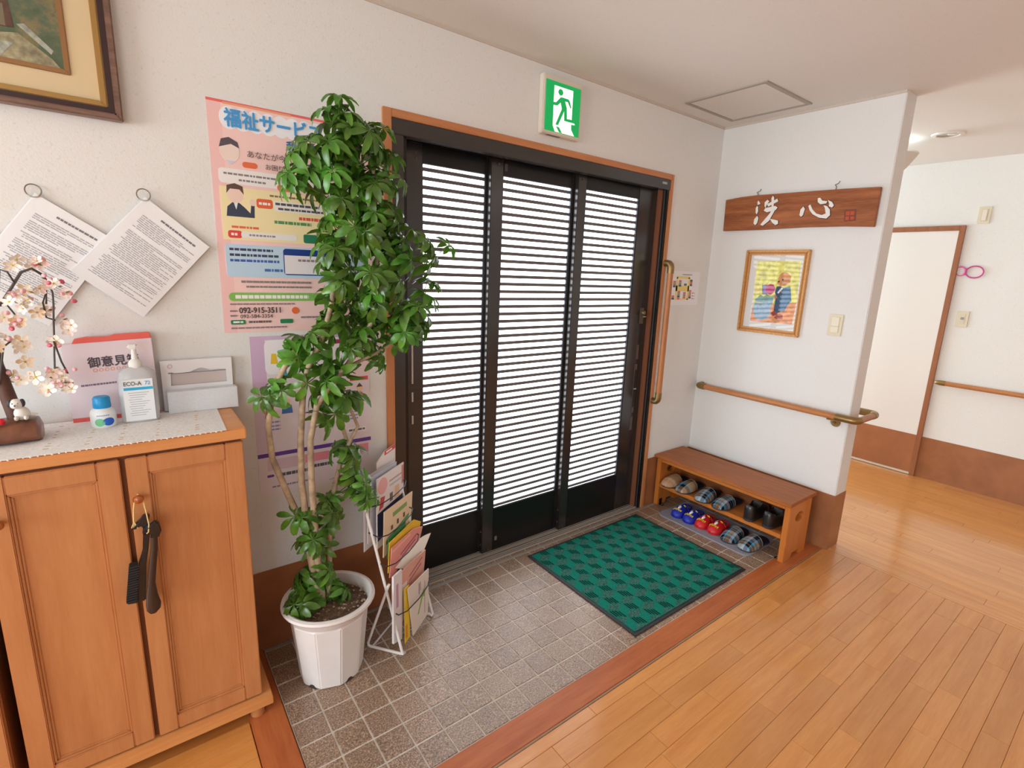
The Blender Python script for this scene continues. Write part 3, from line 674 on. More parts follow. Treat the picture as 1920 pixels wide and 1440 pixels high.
# posters
class Poster:
    def __init__(s, par, y): s.p = par; s.y = y; s.k = 0; s.m = MB(); s.ms = []; s.ix = {}
    def use(s, c):
        if c not in s.ix: s.ix[c] = len(s.ms); s.ms.append(pm(c, .45))
        s.m.m(s.ix[c]); s.k += 1; return s.y - .0002 - s.k * .00004
    def rect(s, c, x0, x1, z0, z1): y = s.use(c); s.m.box(x0, x1, y, s.y, z0, z1)
    def rr(s, c, x0, x1, z0, z1, r): y = s.use(c); s.m.prism(rrect(x0, x1, z0, z1, r, 4), 'y', y, s.y)
    def ell(s, c, x, z, rx, rz): y = s.use(c); s.m.prism([(x + rx * math.cos(a * PI / 10), z + rz * math.sin(a * PI / 10)) for a in range(20)], 'y', y, s.y)
    def poly(s, c, p): y = s.use(c); s.m.prism(p, 'y', y, s.y)
    def lines(s, c, x0, x1, z, th, seed=1, d0=.006, d1=.02):
        r = random.Random(seed); x = x0; y = s.use(c)
        while x < x1: d = min(r.uniform(d0, d1), x1 - x); s.m.box(x, x + d, y, s.y, z, z + th); x += d + .0025
    def done(s, name='printed_design'): s.m.build(name, s.ms, s.p)
    def txt(s, body, size, c, x, z, **kw): return text(body, size, pm(c, .5), s.p, (x, s.y - .0035, z), **kw)
t = thing('poster', 'tall pink welfare poster with a cloud headline behind the potted plant', 'poster', (-.587, YW, 1.61))
bx('sheet', pm((250, 212, 208), .42), -.845, -.33, YW - .0014, YW - .0004, 1.246, 1.974, t)
p = Poster(t, YW - .0012)
p.rect((236, 110, 104), -.845, -.33, 1.966, 1.974); p.rect((238, 168, 130), -.80, -.60, 1.9635, 1.970)
p.rect((246, 200, 198), -.845, -.806, 1.246, 1.966)
for i in range(12): p.ell((246, 246, 250), -.785 + i * .038, 1.925, .028, .034)
p.rr((246, 246, 250), -.80, -.36, 1.903, 1.947, .02)
p.txt('福祉サービス', .058, (72, 158, 222), -.800, 1.925, bold=.0016, sx=.86)
p.txt('利用相談', .036, (44, 104, 180), -.62, 1.868, sx=.9, bold=.0012)
p.ell((244, 222, 214), -.790, 1.826, .028, .034); p.poly((92, 80, 92), [(-.819, 1.835), (-.812, 1.86), (-.79, 1.868), (-.766, 1.856), (-.762, 1.838), (-.785, 1.848)])
p.poly((210, 214, 236), [(-.806, 1.797), (-.774, 1.797), (-.79, 1.787)])
p.txt('あなたが今', .024, (110, 96, 96), -.743, 1.825); p.rr((236, 116, 74), -.756, -.712, 1.782, 1.800, .008); p.txt('お困り', .02, (110, 96, 96), -.69, 1.793)
p.rr((244, 240, 240), -.826, -.36, 1.728, 1.774, .012)
p.lines((140, 130, 134), -.812, -.65, 1.755, .006, 3); p.lines((140, 130, 134), -.77, -.69, 1.738, .006, 4); p.rr((236, 120, 80), -.655, -.60, 1.722, 1.742, .008)
p.rect((248, 232, 182), -.826, -.36, 1.552, 1.718)
p.ell((244, 214, 200), -.783, 1.695, .024, .026); p.poly((96, 74, 66), [(-.808, 1.697), (-.806, 1.722), (-.783, 1.73), (-.76, 1.722), (-.758, 1.697), (-.77, 1.712), (-.797, 1.712)])
p.poly((58, 66, 88), [(-.812, 1.626), (-.808, 1.656), (-.793, 1.67), (-.773, 1.67), (-.757, 1.656), (-.742, 1.640), (-.738, 1.668), (-.728, 1.668), (-.730, 1.626)]); p.poly((240, 240, 244), [(-.789, 1.67), (-.777, 1.67), (-.783, 1.648)]); p.ell((244, 214, 200), -.733, 1.675, .009, .011)
p.rr((234, 106, 66), -.722, -.672, 1.660, 1.690, .008); p.lines((250, 240, 236), -.715, -.68, 1.671, .008, 3)
p.lines((140, 120, 110), -.68, -.5, 1.70, .006, 9); p.rect((244, 240, 236), -.668, -.4, 1.655, 1.688); p.lines((90, 84, 100), -.664, -.52, 1.675, .008, 5); p.lines((90, 84, 100), -.656, -.5, 1.66, .007, 6)
p.lines((226, 92, 80), -.59, -.52, 1.632, .01, 7); p.lines((96, 150, 96), -.67, -.55, 1.614, .01, 8); p.lines((226, 110, 80), -.80, -.72, 1.59, .007, 2)
p.rr((226, 72, 70), -.812, -.771, 1.558, 1.582, .008); p.lines((250, 236, 232), -.803, -.785, 1.566, .008, 1); p.rr((240, 238, 236), -.774, -.60, 1.560, 1.580, .008); p.lines((150, 140, 140), -.75, -.67, 1.567, .006, 3, .005, .012)
p.rr((46, 130, 96), -.578, -.53, 1.555, 1.585, .006)
p.rr((190, 218, 240), -.824, -.36, 1.432, 1.538, .012)
for i, z in enumerate((1.518, 1.500, 1.482)): p.lines((60, 66, 96) if i < 2 else (60, 96, 180), -.812, -.662 if i else -.68, z, .008, 11 + i)
p.lines((70, 110, 180), -.71, -.652, 1.452, .009, 15); p.rr((30, 62, 140), -.648, -.42, 1.442, 1.532, .01); p.rect((236, 232, 236), -.645, -.42, 1.446, 1.510); p.lines((150, 130, 140), -.60, -.5, 1.49, .008, 16)
p.lines((140, 130, 130), -.784, -.56, 1.413, .007, 17); p.lines((140, 130, 130), -.77, -.56, 1.397, .006, 18)
p.rr((132, 190, 92), -.824, -.36, 1.352, 1.380, .013); p.lines((244, 248, 238), -.805, -.57, 1.360, .012, 19, .01, .02)
p.lines((150, 130, 132), -.822, -.62, 1.339, .005, 20)
p.txt('092-915-3511', .027, (70, 54, 62), -.797, 1.321, sx=.88, bold=.0006); p.txt('092-584-3354', .018, (70, 54, 62), -.795, 1.3005, sx=1.0)
p.lines((140, 120, 124), -.824, -.802, 1.316, .005, 2); p.lines((140, 120, 124), -.824, -.802, 1.300, .005, 2); p.ell((234, 112, 60), -.618, 1.318, .012, .012)
p.rr((40, 130, 84), -.824, -.780, 1.273, 1.288, .004); p.lines((230, 244, 236), -.817, -.787, 1.278, .006, 2); p.lines((110, 96, 100), -.77, -.70, 1.277, .007, 22, .005, .012); p.rr((40, 130, 84), -.67, -.628, 1.273, 1.288, .004)
p.lines((150, 130, 132), -.824, -.65, 1.258, .005, 23); p.lines((150, 130, 132), -.6, -.4, 1.29, .006, 24)
p.done()
t = thing('poster', 'lower lilac poster with purple bands behind the plant stems', 'poster', (-.56, YW, .93))
bx('sheet', pm((236, 226, 234), .42), -.772, -.351, YW - .0014, YW - .0004, .636, 1.229, t)
p = Poster(t, YW - .0012)
p.rect((214, 182, 214), -.772, -.725, 1.00, 1.229); p.rect((222, 204, 226), -.772, -.725, .80, 1.0); p.rect((214, 188, 216), -.725, -.351, 1.215, 1.229)
p.rr((246, 242, 246), -.728, -.40, 1.09, 1.214, .02); p.rect((240, 214, 218), -.44, -.351, 1.04, 1.2)
for i, c in enumerate(((240, 200, 60), (226, 70, 120), (236, 120, 140), (220, 60, 110))): p.poly(c, [(-.71 + i * .035, 1.128), (-.685 + i * .035, 1.128), (-.69 + i * .035, 1.165), (-.706 + i * .035, 1.165)])
p.poly((60, 160, 180), [(-.69, 1.08), (-.655, 1.08), (-.66, 1.105), (-.68, 1.11)]); p.poly((240, 200, 60), [(-.705, 1.06), (-.665, 1.06), (-.665, 1.075), (-.70, 1.078)])
p.rr((170, 60, 110), -.49, -.455, 1.19, 1.206, .006)
p.rect((222, 92, 104), -.43, -.357, 1.038, 1.054)
p.ell((246, 206, 170), -.392, 1.008, .012, .013); p.poly((90, 70, 80), [(-.405, 1.012), (-.392, 1.028), (-.379, 1.012)]); p.poly((240, 130, 70), [(-.41, .935), (-.404, .99), (-.38, .99), (-.376, .935)]); p.ell((250, 214, 90), -.378, .965, .009, .012)
p.ell((246, 206, 170), -.664, .985, .012, .013); p.poly((70, 120, 190), [(-.683, .94), (-.68, .97), (-.648, .97), (-.645, .94)]); p.ell((120, 190, 110), -.672, .968, .013, .012); p.poly((230, 110, 110), [(-.74, .93), (-.735, .965), (-.72, .965), (-.718, .93)])
p.ell((90, 140, 200), -.46, .965, .016, .02)
for x0, x1 in ((-.72, -.69), (-.475, -.40)):
    for z in (.91, .895, .882): p.lines((150, 150, 200), x0, x1, z, .006, 3)
p.rect((246, 244, 246), -.445, -.37, .826, .846); p.lines((110, 100, 120), -.44, -.375, .832, .008, 5)
p.rect((104, 62, 160), -.772, -.351, .782, .797)
p.rect((240, 150, 166), -.61, -.52, .735, .768); p.rect((240, 150, 166), -.455, -.362, .735, .772); p.rect((226, 200, 214), -.74, -.61, .728, .77)
p.rr((120, 70, 160), -.745, -.722, .703, .712, .003); p.lines((100, 96, 104), -.70, -.6, .70, .012, 6); p.lines((100, 96, 104), -.6, -.52, .71, .012, 8); p.lines((160, 150, 160), -.73, -.6, .66, .006, 9)
p.done()

# ------------------------------------------------------------------ shoe cabinet
def cabinet(name, label, xr, xl, seam=None):
    t = thing(name, label, 'cabinet', ((xl + xr) / 2, -.13, 0))
    yf = -.268
    MB().box(xl, xr + .009, -.288, YW - .006, .966, 1.0).build('top', M_CABX, t, bevel=.003)
    MB().box(xl + .004, xr - .004, yf + .002, YW - .008, .062, .966).build('carcass', M_GAP, t)
    MB().box(xr - .004, xr, yf, YW - .008, .062, .966).build('side_panel', M_CAB, t)
    MB().box(xl, xr + (.026 if xr > -1 else 0), -.312, YW - .008, .036, .064).build('base_board', M_CABX, t, bevel=.002)
    for x, y in ((xr - .02, -.285), (xr - .02, -.03), (xl + .04, -.285), (xl + .04, -.03)):
        MB().lathe([(.02, 0), (.021, .004), (.021, .036)], (x, y, 0), 20).build('foot', M_CAB, t, smooth=True)
    doors = []
    for x0, x1 in (((xl + .003, xr - .294), (xr - .282, xr - .002)) if seam is None else seam):
        d = MB(); z0, z1, b = .070, .957, .048
        d.box(x0, x0 + b, -.286, yf, z0, z1); d.box(x1 - b, x1, -.286, yf, z0, z1); d.box(x0 + b, x1 - b, -.286, yf, z0, z0 + b); d.box(x0 + b, x1 - b, -.286, yf, z1 - b, z1)
        door = d.build('door', M_CAB, t, bevel=.0025)
        # moulded recess and flat panel
        for k, (e, ya) in enumerate(((0, -.2805), (.006, -.2765))):
            q = MB(); e0 = b + e
            for A in ([(x0 + e0, z0 + e0), (x1 - e0, z0 + e0), (x1 - e0 - .006, z0 + e0 + .006), (x0 + e0 + .006, z0 + e0 + .006)], [(x0 + e0, z1 - e0), (x1 - e0, z1 - e0), (x1 - e0 - .006, z1 - e0 - .006), (x0 + e0 + .006, z1 - e0 - .006)],
                      [(x0 + e0, z0 + e0), (x0 + e0, z1 - e0), (x0 + e0 + .006, z1 - e0 - .006), (x0 + e0 + .006, z0 + e0 + .006)], [(x1 - e0, z0 + e0), (x1 - e0, z1 - e0), (x1 - e0 - .006, z1 - e0 - .006), (x1 - e0 - .006, z0 + e0 + .006)]):
                q.prism(A, 'y', ya, yf)
            q.build('moulding', M_CAB, door, bevel=.0012)
        MB().box(x0 + b, x1 - b, -.2735, yf, z0 + b, z1 - b).build('door_panel', M_CAB, door)
        doors.append(door)
    return t, doors
CX = -.858
t, (dl, dr) = cabinet('shoe_cabinet', 'light wooden two door shoe cabinet holding the hand sanitizer and cherry blossom', CX, -1.422)
M_KNOB = wood((150, 74, 26), (176, 96, 40), 'Z', rough=.25, coat=.6)
MB().lathe([(.004, -.283), (.005, -.296), (.010, -.300), (.0125, -.308), (.010, -.316), (.004, -.319), (.0003, -.3195)], (-1.121, 0, .846), 18, 'y').build('knob', M_KNOB, dr, smooth=True)
MB().lathe([(.004, -.283), (.005, -.296), (.010, -.300), (.0125, -.308), (.010, -.316), (.004, -.319), (.0003, -.3195)], (-1.39, 0, .846), 18, 'y').build('knob', M_KNOB, dl, smooth=True)
cabinet('shoe_cabinet', 'second light wooden cabinet cut off by the photo edge, past the dark gap', -1.447, -2.02)

# brush and shoe horn with horse heads, hanging from the knob
yb = -.307
t = thing('clothes_brush', 'black clothes brush with horse head handle hanging from the cabinet knob', 'brush', (-1.13, yb, .66))
bl = pm((30, 26, 30), .3, coat=.3, var=.1, vs=80)
MB().prism([(-1.120, .748), (-1.104, .748), (-1.112, .70), (-1.121, .655), (-1.132, .545), (-1.150, .548), (-1.138, .66), (-1.125, .70)], 'y', yb - .007, yb + .006).build('handle', bl, t, bevel=.003)
MB().prism([(-1.122, .744), (-1.108, .764), (-1.100, .800), (-1.113, .802), (-1.124, .788), (-1.142, .772), (-1.144, .764), (-1.138, .762), (-1.126, .770), (-1.118, .768)], 'y', yb - .009, yb + .007).build('horse_head', bl, t, bevel=.004)
MB().prism([(-1.158, .665), (-1.139, .664), (-1.149, .548), (-1.173, .552), (-1.174, .562)], 'y', yb - .012, yb + .008).build('bristle_block', pm((22, 21, 24), .7), t, bevel=.002)
m = MB()
for i in range(15):
    z = .558 + i * .0071; x = -1.173 + i * .00102
    m.box(x - .001, x + .022, yb - .0145, yb - .010, z, z + .0036)
m.build('bristle_row', pm((34, 33, 38), .6), t)['kind'] = 'stuff'
t = thing('shoe_horn', 'dark brown shoe horn with horse head end hanging beside the brush', 'shoe horn', (-1.105, yb - .014, .64))
MB().rings([[(x + w * math.cos(a * PI / 6), yb - .016 + .0055 * math.sin(a * PI / 6), z) for a in range(12)] for x, w, z in ((-1.097, .008, .735), (-1.100, .0085, .70), (-1.108, .009, .65), (-1.115, .009, .60), (-1.117, .013, .565), (-1.116, .0175, .535), (-1.117, .016, .518), (-1.119, .008, .508))]).build('blade', pm((48, 32, 28), .3, coat=.3), t, smooth=True)
MB().prism([(-1.106, .732), (-1.088, .730), (-1.079, .752), (-1.082, .775), (-1.090, .786), (-1.098, .778), (-1.108, .772), (-1.118, .765), (-1.122, .754), (-1.110, .756), (-1.104, .750)], 'y', yb - .024, yb - .008).build('horse_head', bl, t, bevel=.004)
cord = pm((222, 190, 130), .8)
MB().tube([(-1.129, -.305, .845), (-1.134, -.3075, .82), (-1.136, -.309, .795), (-1.137, -.311, .782)], .0018, 6).tube([(-1.112, -.305, .845), (-1.108, -.318, .81), (-1.105, -.325, .775), (-1.108, -.334, .757), (-1.112, -.332, .7535)], .0016, 6).tube([(-1.129, -.305, .846), (-1.121, -.305, .860), (-1.112, -.305, .846)], .0017, 6).build('cord', cord, t)
m = MB()
for a in range(14): m.tube([(-1.136, -.311, .786), (-1.136 + .007 * math.cos(a), -.311 + .005 * math.sin(a * 2), .768 + .003 * math.sin(a * 5))], .0011, 5)
m.build('cord_tassel', cord, t)

# runner on the cabinet top
t = MB()
ys = [-.2915 + .0016 * math.sin(i * 2.1) for i in range(41)]
x0, x1 = -1.42, -.900
top = [(x0 + (x1 - x0) * i / 40, ys[i]) for i in range(41)]
t.prism(top + [(-.890, .012), (x0, .012)], 'z', 1.0002, 1.0018)
hem = MB(); rh = random.Random(11)
def lace():
    n = NT('lace_runner'); v = n.coord()
    n.l(n.ramp(n.noise(160, v, 2), [(.35, (226, 222, 220)), (.6, (240, 238, 236))]), n.b.inputs['Base Color']); n.b.inputs['Roughness'].default_value = .85; n.bump(n.noise(400, v, 1), .4, .001); return n.m
rn = t.build('table_runner', lace()); tag(rn, 'white lace edged runner lying on the light wooden cabinet', 'table runner'); ORG[rn] = Vector((0, 0, 0))
m = MB()
for sx in (-1.39, -1.285, -1.205, -1.135, -1.055, -.96):
    for k in range(9):
        y = -.25 + k * .027 + rh.uniform(-.005, .005)
        if k % 4 != 3:
            w = rh.uniform(.003, .0055); xx = sx + (k - 4) * .002
            m.m(k % 2).box(xx - w, xx + w, y - .0022, y + .0022, 1.0016, 1.0021)
            if sx < -1.0 and k % 3 == 0: m.m(2).box(xx + .02, xx + .026, y + .012, y + .015, 1.0016, 1.0021)
m.build('embroidery', [pm((204, 150, 110), .8), pm((190, 160, 100), .8), pm((226, 176, 160), .8)], rn)
m = MB()
for i in range(0, 40): m.lathe([(.0022, .9985), (.0022, 1.0015)], (top[i][0], top[i][1] + .0005, 0), 6)
m.build('scalloped_hem', lace(), rn)

ZT = 1.002
# suggestion box
t = thing('suggestion_box', 'flat pale pink suggestion box with red bands leaning on the wall', 'box', (-1.145, 0, ZT))
ba, bb = -.012, .012
MB().prism([(-1.252, ZT + .012), (-1.043, ZT + .012), (-1.046, 1.243), (-1.255, 1.232)], 'y', ba, bb).build('body', pm((234, 216, 222), .45), t, bevel=.001)
MB().prism([(-1.232, 1.2325), (-1.046, 1.2432), (-1.050, 1.260), (-1.135, 1.256), (-1.150, 1.251), (-1.20, 1.251), (-1.226, 1.246)], 'y', ba + .002, bb).build('lid_band', pm((236, 104, 92), .45), t, bevel=.001)
MB().box(-1.252, -1.043, ba, bb, ZT, ZT + .012).build('base_band', pm((232, 100, 92), .45), t)
text('御意見箱', .033, pm((84, 72, 80), .6), t, (-1.203, ba - .0006, 1.176), bold=.0008, rot2=.05, sx=.92)
m = MB()
for i in range(6):
    x = -1.188 + i * .0135
    m.tube([(x + .0042 * math.cos(a * PI / 6), ba - .0003, 1.1535 + i * .0006 + .0048 * math.sin(a * PI / 6)) for a in range(13)], .0008, 5, False)
m.build('printed_marks', pm((236, 160, 120), .6), t)
m = MB(); rl = random.Random(2); x = -1.224
while x < -1.142: d = rl.uniform(.003, .008); m.box(x, x + d, ba - .0004, ba + .0002, 1.107 + (x + 1.224) * .05, 1.1125 + (x + 1.224) * .05); x += d + .0012
m.build('printed_text', pm((130, 112, 128), .6), t)

# hand sanitizer
def bottle_ring(cx, cy, w, d, z, n=24, p=3.0):
    out = []
    for k in range(n):
        a = k * 2 * PI / n; c, s_ = math.cos(a), math.sin(a); r = (abs(c) ** p + abs(s_) ** p) ** (-1 / p)
        out.append((cx + w * r * c, cy + d * r * s_, z))
    return out
t = thing('hand_sanitizer', 'clear pump bottle of hand sanitizer with blue striped white label', 'bottle', (-1.093, -.066, ZT))
cx, cy = -1.093, -.066
MB().rings([bottle_ring(cx, cy, w, d, z) for w, d, z in ((.043, .022, ZT), (.0465, .025, ZT + .004), (.0465, .025, 1.135), (.043, .023, 1.152), (.030, .018, 1.162), (.014, .014, 1.168))]).build('bottle', pm((222, 224, 228), .25, trans=.25), t, smooth=True)
MB().lathe([(.0165, 1.163), (.0165, 1.178), (.015, 1.184), (.008, 1.190), (.0065, 1.215), (.0065, 1.225)], (cx, cy, 0), 20).build('pump_collar', M_WHITE, t, smooth=True)
MB().box(-1.108, -1.084, cy - .030, cy + .012, 1.222, 1.236).build('pump_nozzle', M_WHITE, t, bevel=.004)
MB().box(-1.129, -1.057, cy - .0262, cy - .0248, 1.008, 1.133).build('label', pm((238, 240, 242), .5), t)
text('ECO-A', .0165, pm((110, 116, 122), .5), t, (-1.127, cy - .0268, 1.121), sx=.86, bold=.0004); text('72', .016, pm((70, 170, 226), .5), t, (-1.077, cy - .0268, 1.121), sx=.9)
m = MB(); m.m(0).box(-1.127, -1.058, cy - .0268, cy - .026, 1.101, 1.109)
for i in range(11): m.m(1).box(-1.118 + .002 * (i % 3), -1.068 - .006 * ((i * 5) % 4), cy - .0268, cy - .026, 1.092 - i * .0068, 1.0935 - i * .0068)
m.build('printed_label', [pm((40, 176, 222), .5), pm((176, 180, 188), .5)], t)
t = thing('small_bottle', 'small round white bottle with bright blue cap on the runner', 'bottle', (-1.180, -.09, ZT))
MB().lathe([(.027, ZT), (.030, ZT + .004), (.030, 1.042), (.027, 1.051), (.020, 1.056), (.019, 1.058)], (-1.18, -.085, 0), 28).build('bottle', pm((238, 242, 244), .35), t, smooth=True)
MB().lathe([(.020, 1.0575), (.021, 1.060), (.020, 1.086), (.017, 1.090), (.0005, 1.091)], (-1.18, -.085, 0), 28).build('cap', pm((20, 150, 214), .35), t, smooth=True)
m = MB()
def curved(mi, a0, z0, rx, rz):
    m.m(mi)
    def ring(k, r=.0304):
        return [(-1.18 + r * math.cos(a0 + k * rx / r * math.cos(i * PI / 8)), -.085 + r * math.sin(a0 + k * rx / r * math.cos(i * PI / 8)), z0 + k * rz * math.sin(i * PI / 8)) for i in range(16)]
    m.rings([ring(1), ring(.75), ring(.5), ring(.25), ring(.02)], True, True)
curved(0, -PI / 2 - .27, 1.020, .0125, .0115); curved(1, -PI / 2 + .42, 1.0205, .0145, .0115)
m.build('label_dots', [pm((120, 206, 150), .5), pm((30, 100, 206), .5)], t)
m = MB()
for k in range(7):
    a0 = -PI / 2 - .45 + k * .14
    m.poly([(-1.18 + .0304 * math.cos(a), -.085 + .0304 * math.sin(a), z) for a, z in ((a0, 1.038), (a0 + .1, 1.038), (a0 + .1, 1.041), (a0, 1.041))])
m.build('printed_text', pm((150, 150, 200), .5), t)
# tissue boxes
t = thing('glove_carton', 'low pale grey printed carton at the end of the cabinet top', 'carton', (-.925, -.015, ZT))
MB().box(-1.022, -.828, -.036, -.002, ZT, 1.072).build('carton', pm((226, 228, 232), .5, var=.02, vs=200), t, bevel=.0015)
m = MB(); m.m(0).box(-1.0, -.90, -.0366, -.0355, 1.056, 1.058); m.m(0).box(-.985, -.965, -.0366, -.0355, 1.018, 1.024); m.m(1).box(-.99, -.95, -.0366, -.0355, 1.034, 1.042)
for i in range(18): m.m(1).box(-.885 + (i % 6) * .009, -.881 + (i % 6) * .009, -.0366, -.0355, 1.02 + (i // 6) * .012, 1.024 + (i // 6) * .012)
m.build('printed_pattern', [pm((232, 226, 232), .5), pm((226, 228, 232), .5)], t)
t = thing('tissue_carton', 'white carton with torn open front standing behind the pale grey carton', 'carton', (-.935, .008, ZT))
TO = [(-1.008, 1.085), (-1.006, 1.125), (-.975, 1.125), (-.955, 1.126), (-.940, 1.133), (-.925, 1.138), (-.908, 1.134), (-.897, 1.127), (-.88, 1.13), (-.853, 1.128), (-.852, 1.085)]
MB().holed([(-1.030, 1.004), (-.836, 1.004), (-.834, 1.166), (-1.032, 1.166)], TO, 'y', .000, .004).build('front_panel', pm((238, 236, 238), .5), t)
m = MB(); m.box(-1.032, -1.029, .004, .02, 1.004, 1.166); m.box(-.837, -.834, .004, .02, 1.004, 1.166); m.box(-1.029, -.837, .004, .02, 1.163, 1.166); m.box(-1.029, -.837, .017, .02, 1.004, 1.163)
m.build('carton', pm((232, 228, 230), .5), t)
MB().box(-1.02, -.845, .008, .016, 1.006, 1.122).build('gloves', pm((212, 200, 196), .7, bump=.3, bs=60), t)
m = MB(); m.m(0).tube([(-1.007 + .006 * math.cos(a * PI / 6), -.0004, 1.148 + .006 * math.sin(a * PI / 6)) for a in range(13)], .0012, 5, False); m.m(1).box(-1.013, -1.0, -.0005, .0005, 1.124, 1.128)
m.build('printed_mark', [pm((222, 190, 200), .5), pm((150, 130, 150), .5)], t)

# ------------------------------------------------------------------ artificial cherry blossom on a log base
t = thing('cherry_blossom_tree', 'artificial cherry blossom tree with drooping wire branches on a brown log base', 'artificial tree', (-1.38, -.125, ZT))
bark = pm((104, 66, 48), .5, var=.25, vs=30, bump=.5, bs=50)
rg = random.Random(8)
def logring(x, ry, rz):
    return [(x, -.128 + ry * math.cos(a * PI / 9) * rg.uniform(.95, 1.05), ZT + rz + rz * max(-1, 1.18 * math.sin(a * PI / 9)) * rg.uniform(.94, 1.0)) for a in range(18)]
MB().rings([logring(x, ry, rz) for x, ry, rz in ((-1.50, .04, .02), (-1.495, .058, .026), (-1.45, .066, .029), (-1.40, .064, .027), (-1.36, .062, .029), (-1.33, .056, .029), (-1.312, .05, .027), (-1.306, .036, .02))]).build('log_base', pm((112, 68, 46), .38, var=.22, vs=22, coat=.3), t, smooth=True)
MB().tube([(-1.352, -.115, 1.05), (-1.358, -.115, 1.09), (-1.366, -.113, 1.14), (-1.375, -.112, 1.2), (-1.377, -.112, 1.26), (-1.372, -.112, 1.32), (-1.362, -.115, 1.36)], [.017, .0165, .016, .0155, .014, .011, .006], 12).build('trunk', pm((84, 52, 40), .6, var=.25, vs=25), t, smooth=True)
wire = pm((74, 66, 62), .45)
BR = [[(-1.366, 1.34), (-1.347, 1.356), (-1.323, 1.396), (-1.299, 1.436), (-1.278, 1.446), (-1.262, 1.431), (-1.254, 1.411)], [(-1.37, 1.33), (-1.345, 1.40), (-1.337, 1.442), (-1.323, 1.436), (-1.315, 1.41)], [(-1.254, 1.411), (-1.246, 1.385), (-1.247, 1.356), (-1.252, 1.314), (-1.258, 1.258), (-1.262, 1.222), (-1.264, 1.185)], [(-1.262, 1.356), (-1.257, 1.39), (-1.267, 1.36), (-1.266, 1.32), (-1.25, 1.312)], [(-1.372, 1.153), (-1.353, 1.249), (-1.339, 1.262)], [(-1.372, 1.30), (-1.36, 1.35), (-1.336, 1.352), (-1.32, 1.32)], [(-1.258, 1.258), (-1.25, 1.20), (-1.24, 1.165)]]
for bi, pts in enumerate(BR):
    MB().tube([(x, -.12 + .012 * math.sin(i * 1.3 + bi), z) for i, (x, z) in enumerate(pts)], [.0034 if bi == 0 else .0022] * len(pts), 7).build('branch', wire, t, smooth=True)
def flower_mesh(cols, r, cup):
    m = MB()
    for k in range(5):
        a = k * 2 * PI / 5
        def pt(u, v, h): return (u * math.cos(a) - v * math.sin(a), u * math.sin(a) + v * math.cos(a), h)
        ctr = [pt(.12 * r, 0, 0), pt(.6 * r, 0, cup * .35), pt(r, 0, cup)]
        L = [pt(.12 * r, -.05 * r, 0), pt(.6 * r, -.36 * r, cup * .5), pt(.95 * r, -.2 * r, cup * 1.1)]; Rr = [pt(.12 * r, .05 * r, 0), pt(.6 * r, .36 * r, cup * .5), pt(.95 * r, .2 * r, cup * 1.1)]
        m.m(k % 2)
        for A in (L, Rr):
            m.poly([ctr[0], ctr[1], A[1], A[0]]); m.poly([ctr[1], ctr[2], A[2], A[1]])
    m.m(2).lathe([(.16 * r, 0), (.14 * r, .12 * r), (.02 * r, .2 * r)], (0, 0, 0), 7)
    return m.mesh('blossom', [pm(c, .8) for c in cols], smooth=True)
FL = [flower_mesh(((252, 246, 234), (250, 238, 224), (220, 202, 96)), .0155, .004), flower_mesh(((250, 226, 220), (252, 242, 232), (206, 176, 96)), .0145, .006), flower_mesh(((240, 214, 180), (248, 234, 212), (196, 156, 76)), .0145, .005)]
BUD = [MB().lathe([(.001, 0), (.0045, .003), (.006, .008), (.005, .013), (.001, .017)], (0, 0, 0), 8).mesh('bud', pm((222, 110, 132), .7), smooth=True), MB().lathe([(.001, 0), (.004, .003), (.0055, .007), (.003, .012), (.001, .014)], (0, 0, 0), 8).mesh('bud', pm((240, 180, 186), .7), smooth=True)]
LEAFB = MB().poly([(0, 0, 0), (.006, .003, .002), (.013, 0, .001), (.006, -.003, .002)]).mesh('small_leaf', pm((128, 120, 66), .7))
BL = [(-1.278, 1.453), (-1.262, 1.462), (-1.311, 1.453), (-1.258, 1.431), (-1.3, 1.39), (-1.269, 1.397), (-1.251, 1.408), (-1.24, 1.4), (-1.316, 1.376), (-1.327, 1.363), (-1.304, 1.356), (-1.215, 1.39), (-1.219, 1.381), (-1.27, 1.345), (-1.281, 1.335), (-1.232, 1.327), (-1.233, 1.306), (-1.226, 1.285), (-1.254, 1.257), (-1.247, 1.25), (-1.324, 1.309), (-1.318, 1.316), (-1.347, 1.276), (-1.34, 1.269), (-1.359, 1.263), (-1.327, 1.244), (-1.317, 1.247), (-1.278, 1.187), (-1.268, 1.179), (-1.256, 1.171), (-1.251, 1.163), (-1.225, 1.183), (-1.27, 1.157), (-1.259, 1.149), (-1.282, 1.132), (-1.277, 1.126), (-1.247, 1.128), (-1.236, 1.129), (-1.303, 1.168), (-1.357, 1.18), (-1.348, 1.172), (-1.321, 1.205), (-1.344, 1.323), (-1.335, 1.336), (-1.297, 1.367)]
BL = BL + [(x + rg.uniform(-.016, .016), z + rg.uniform(-.014, .014)) for x, z in BL[::2]]
for i, (x, z) in enumerate(BL):
    c = (x, -.12 + rg.uniform(-.025, .02), z)
    rot = (PI / 2 + rg.uniform(-.7, .7), rg.uniform(-.5, .5), rg.uniform(-.6, .6))
    if i % 4 == 3: inst('bud', BUD[i % 2], t, c, rot, (1.1, 1.1, 1.1))
    else:
        s_ = rg.uniform(.95, 1.35); inst('blossom', FL[rg.choice((0, 0, 1, 2))], t, c, rot, (s_, s_, s_))
    if i % 3 == 0: inst('bud', BUD[(i // 3) % 2], t, (x + rg.uniform(-.02, .02), -.12 + rg.uniform(-.02, .02), z + rg.uniform(-.02, .02)), rot)
    if i % 4 == 0: inst('small_leaf', LEAFB, t, (x + rg.uniform(-.012, .012), -.13, z + rg.uniform(-.012, .012)), rot)
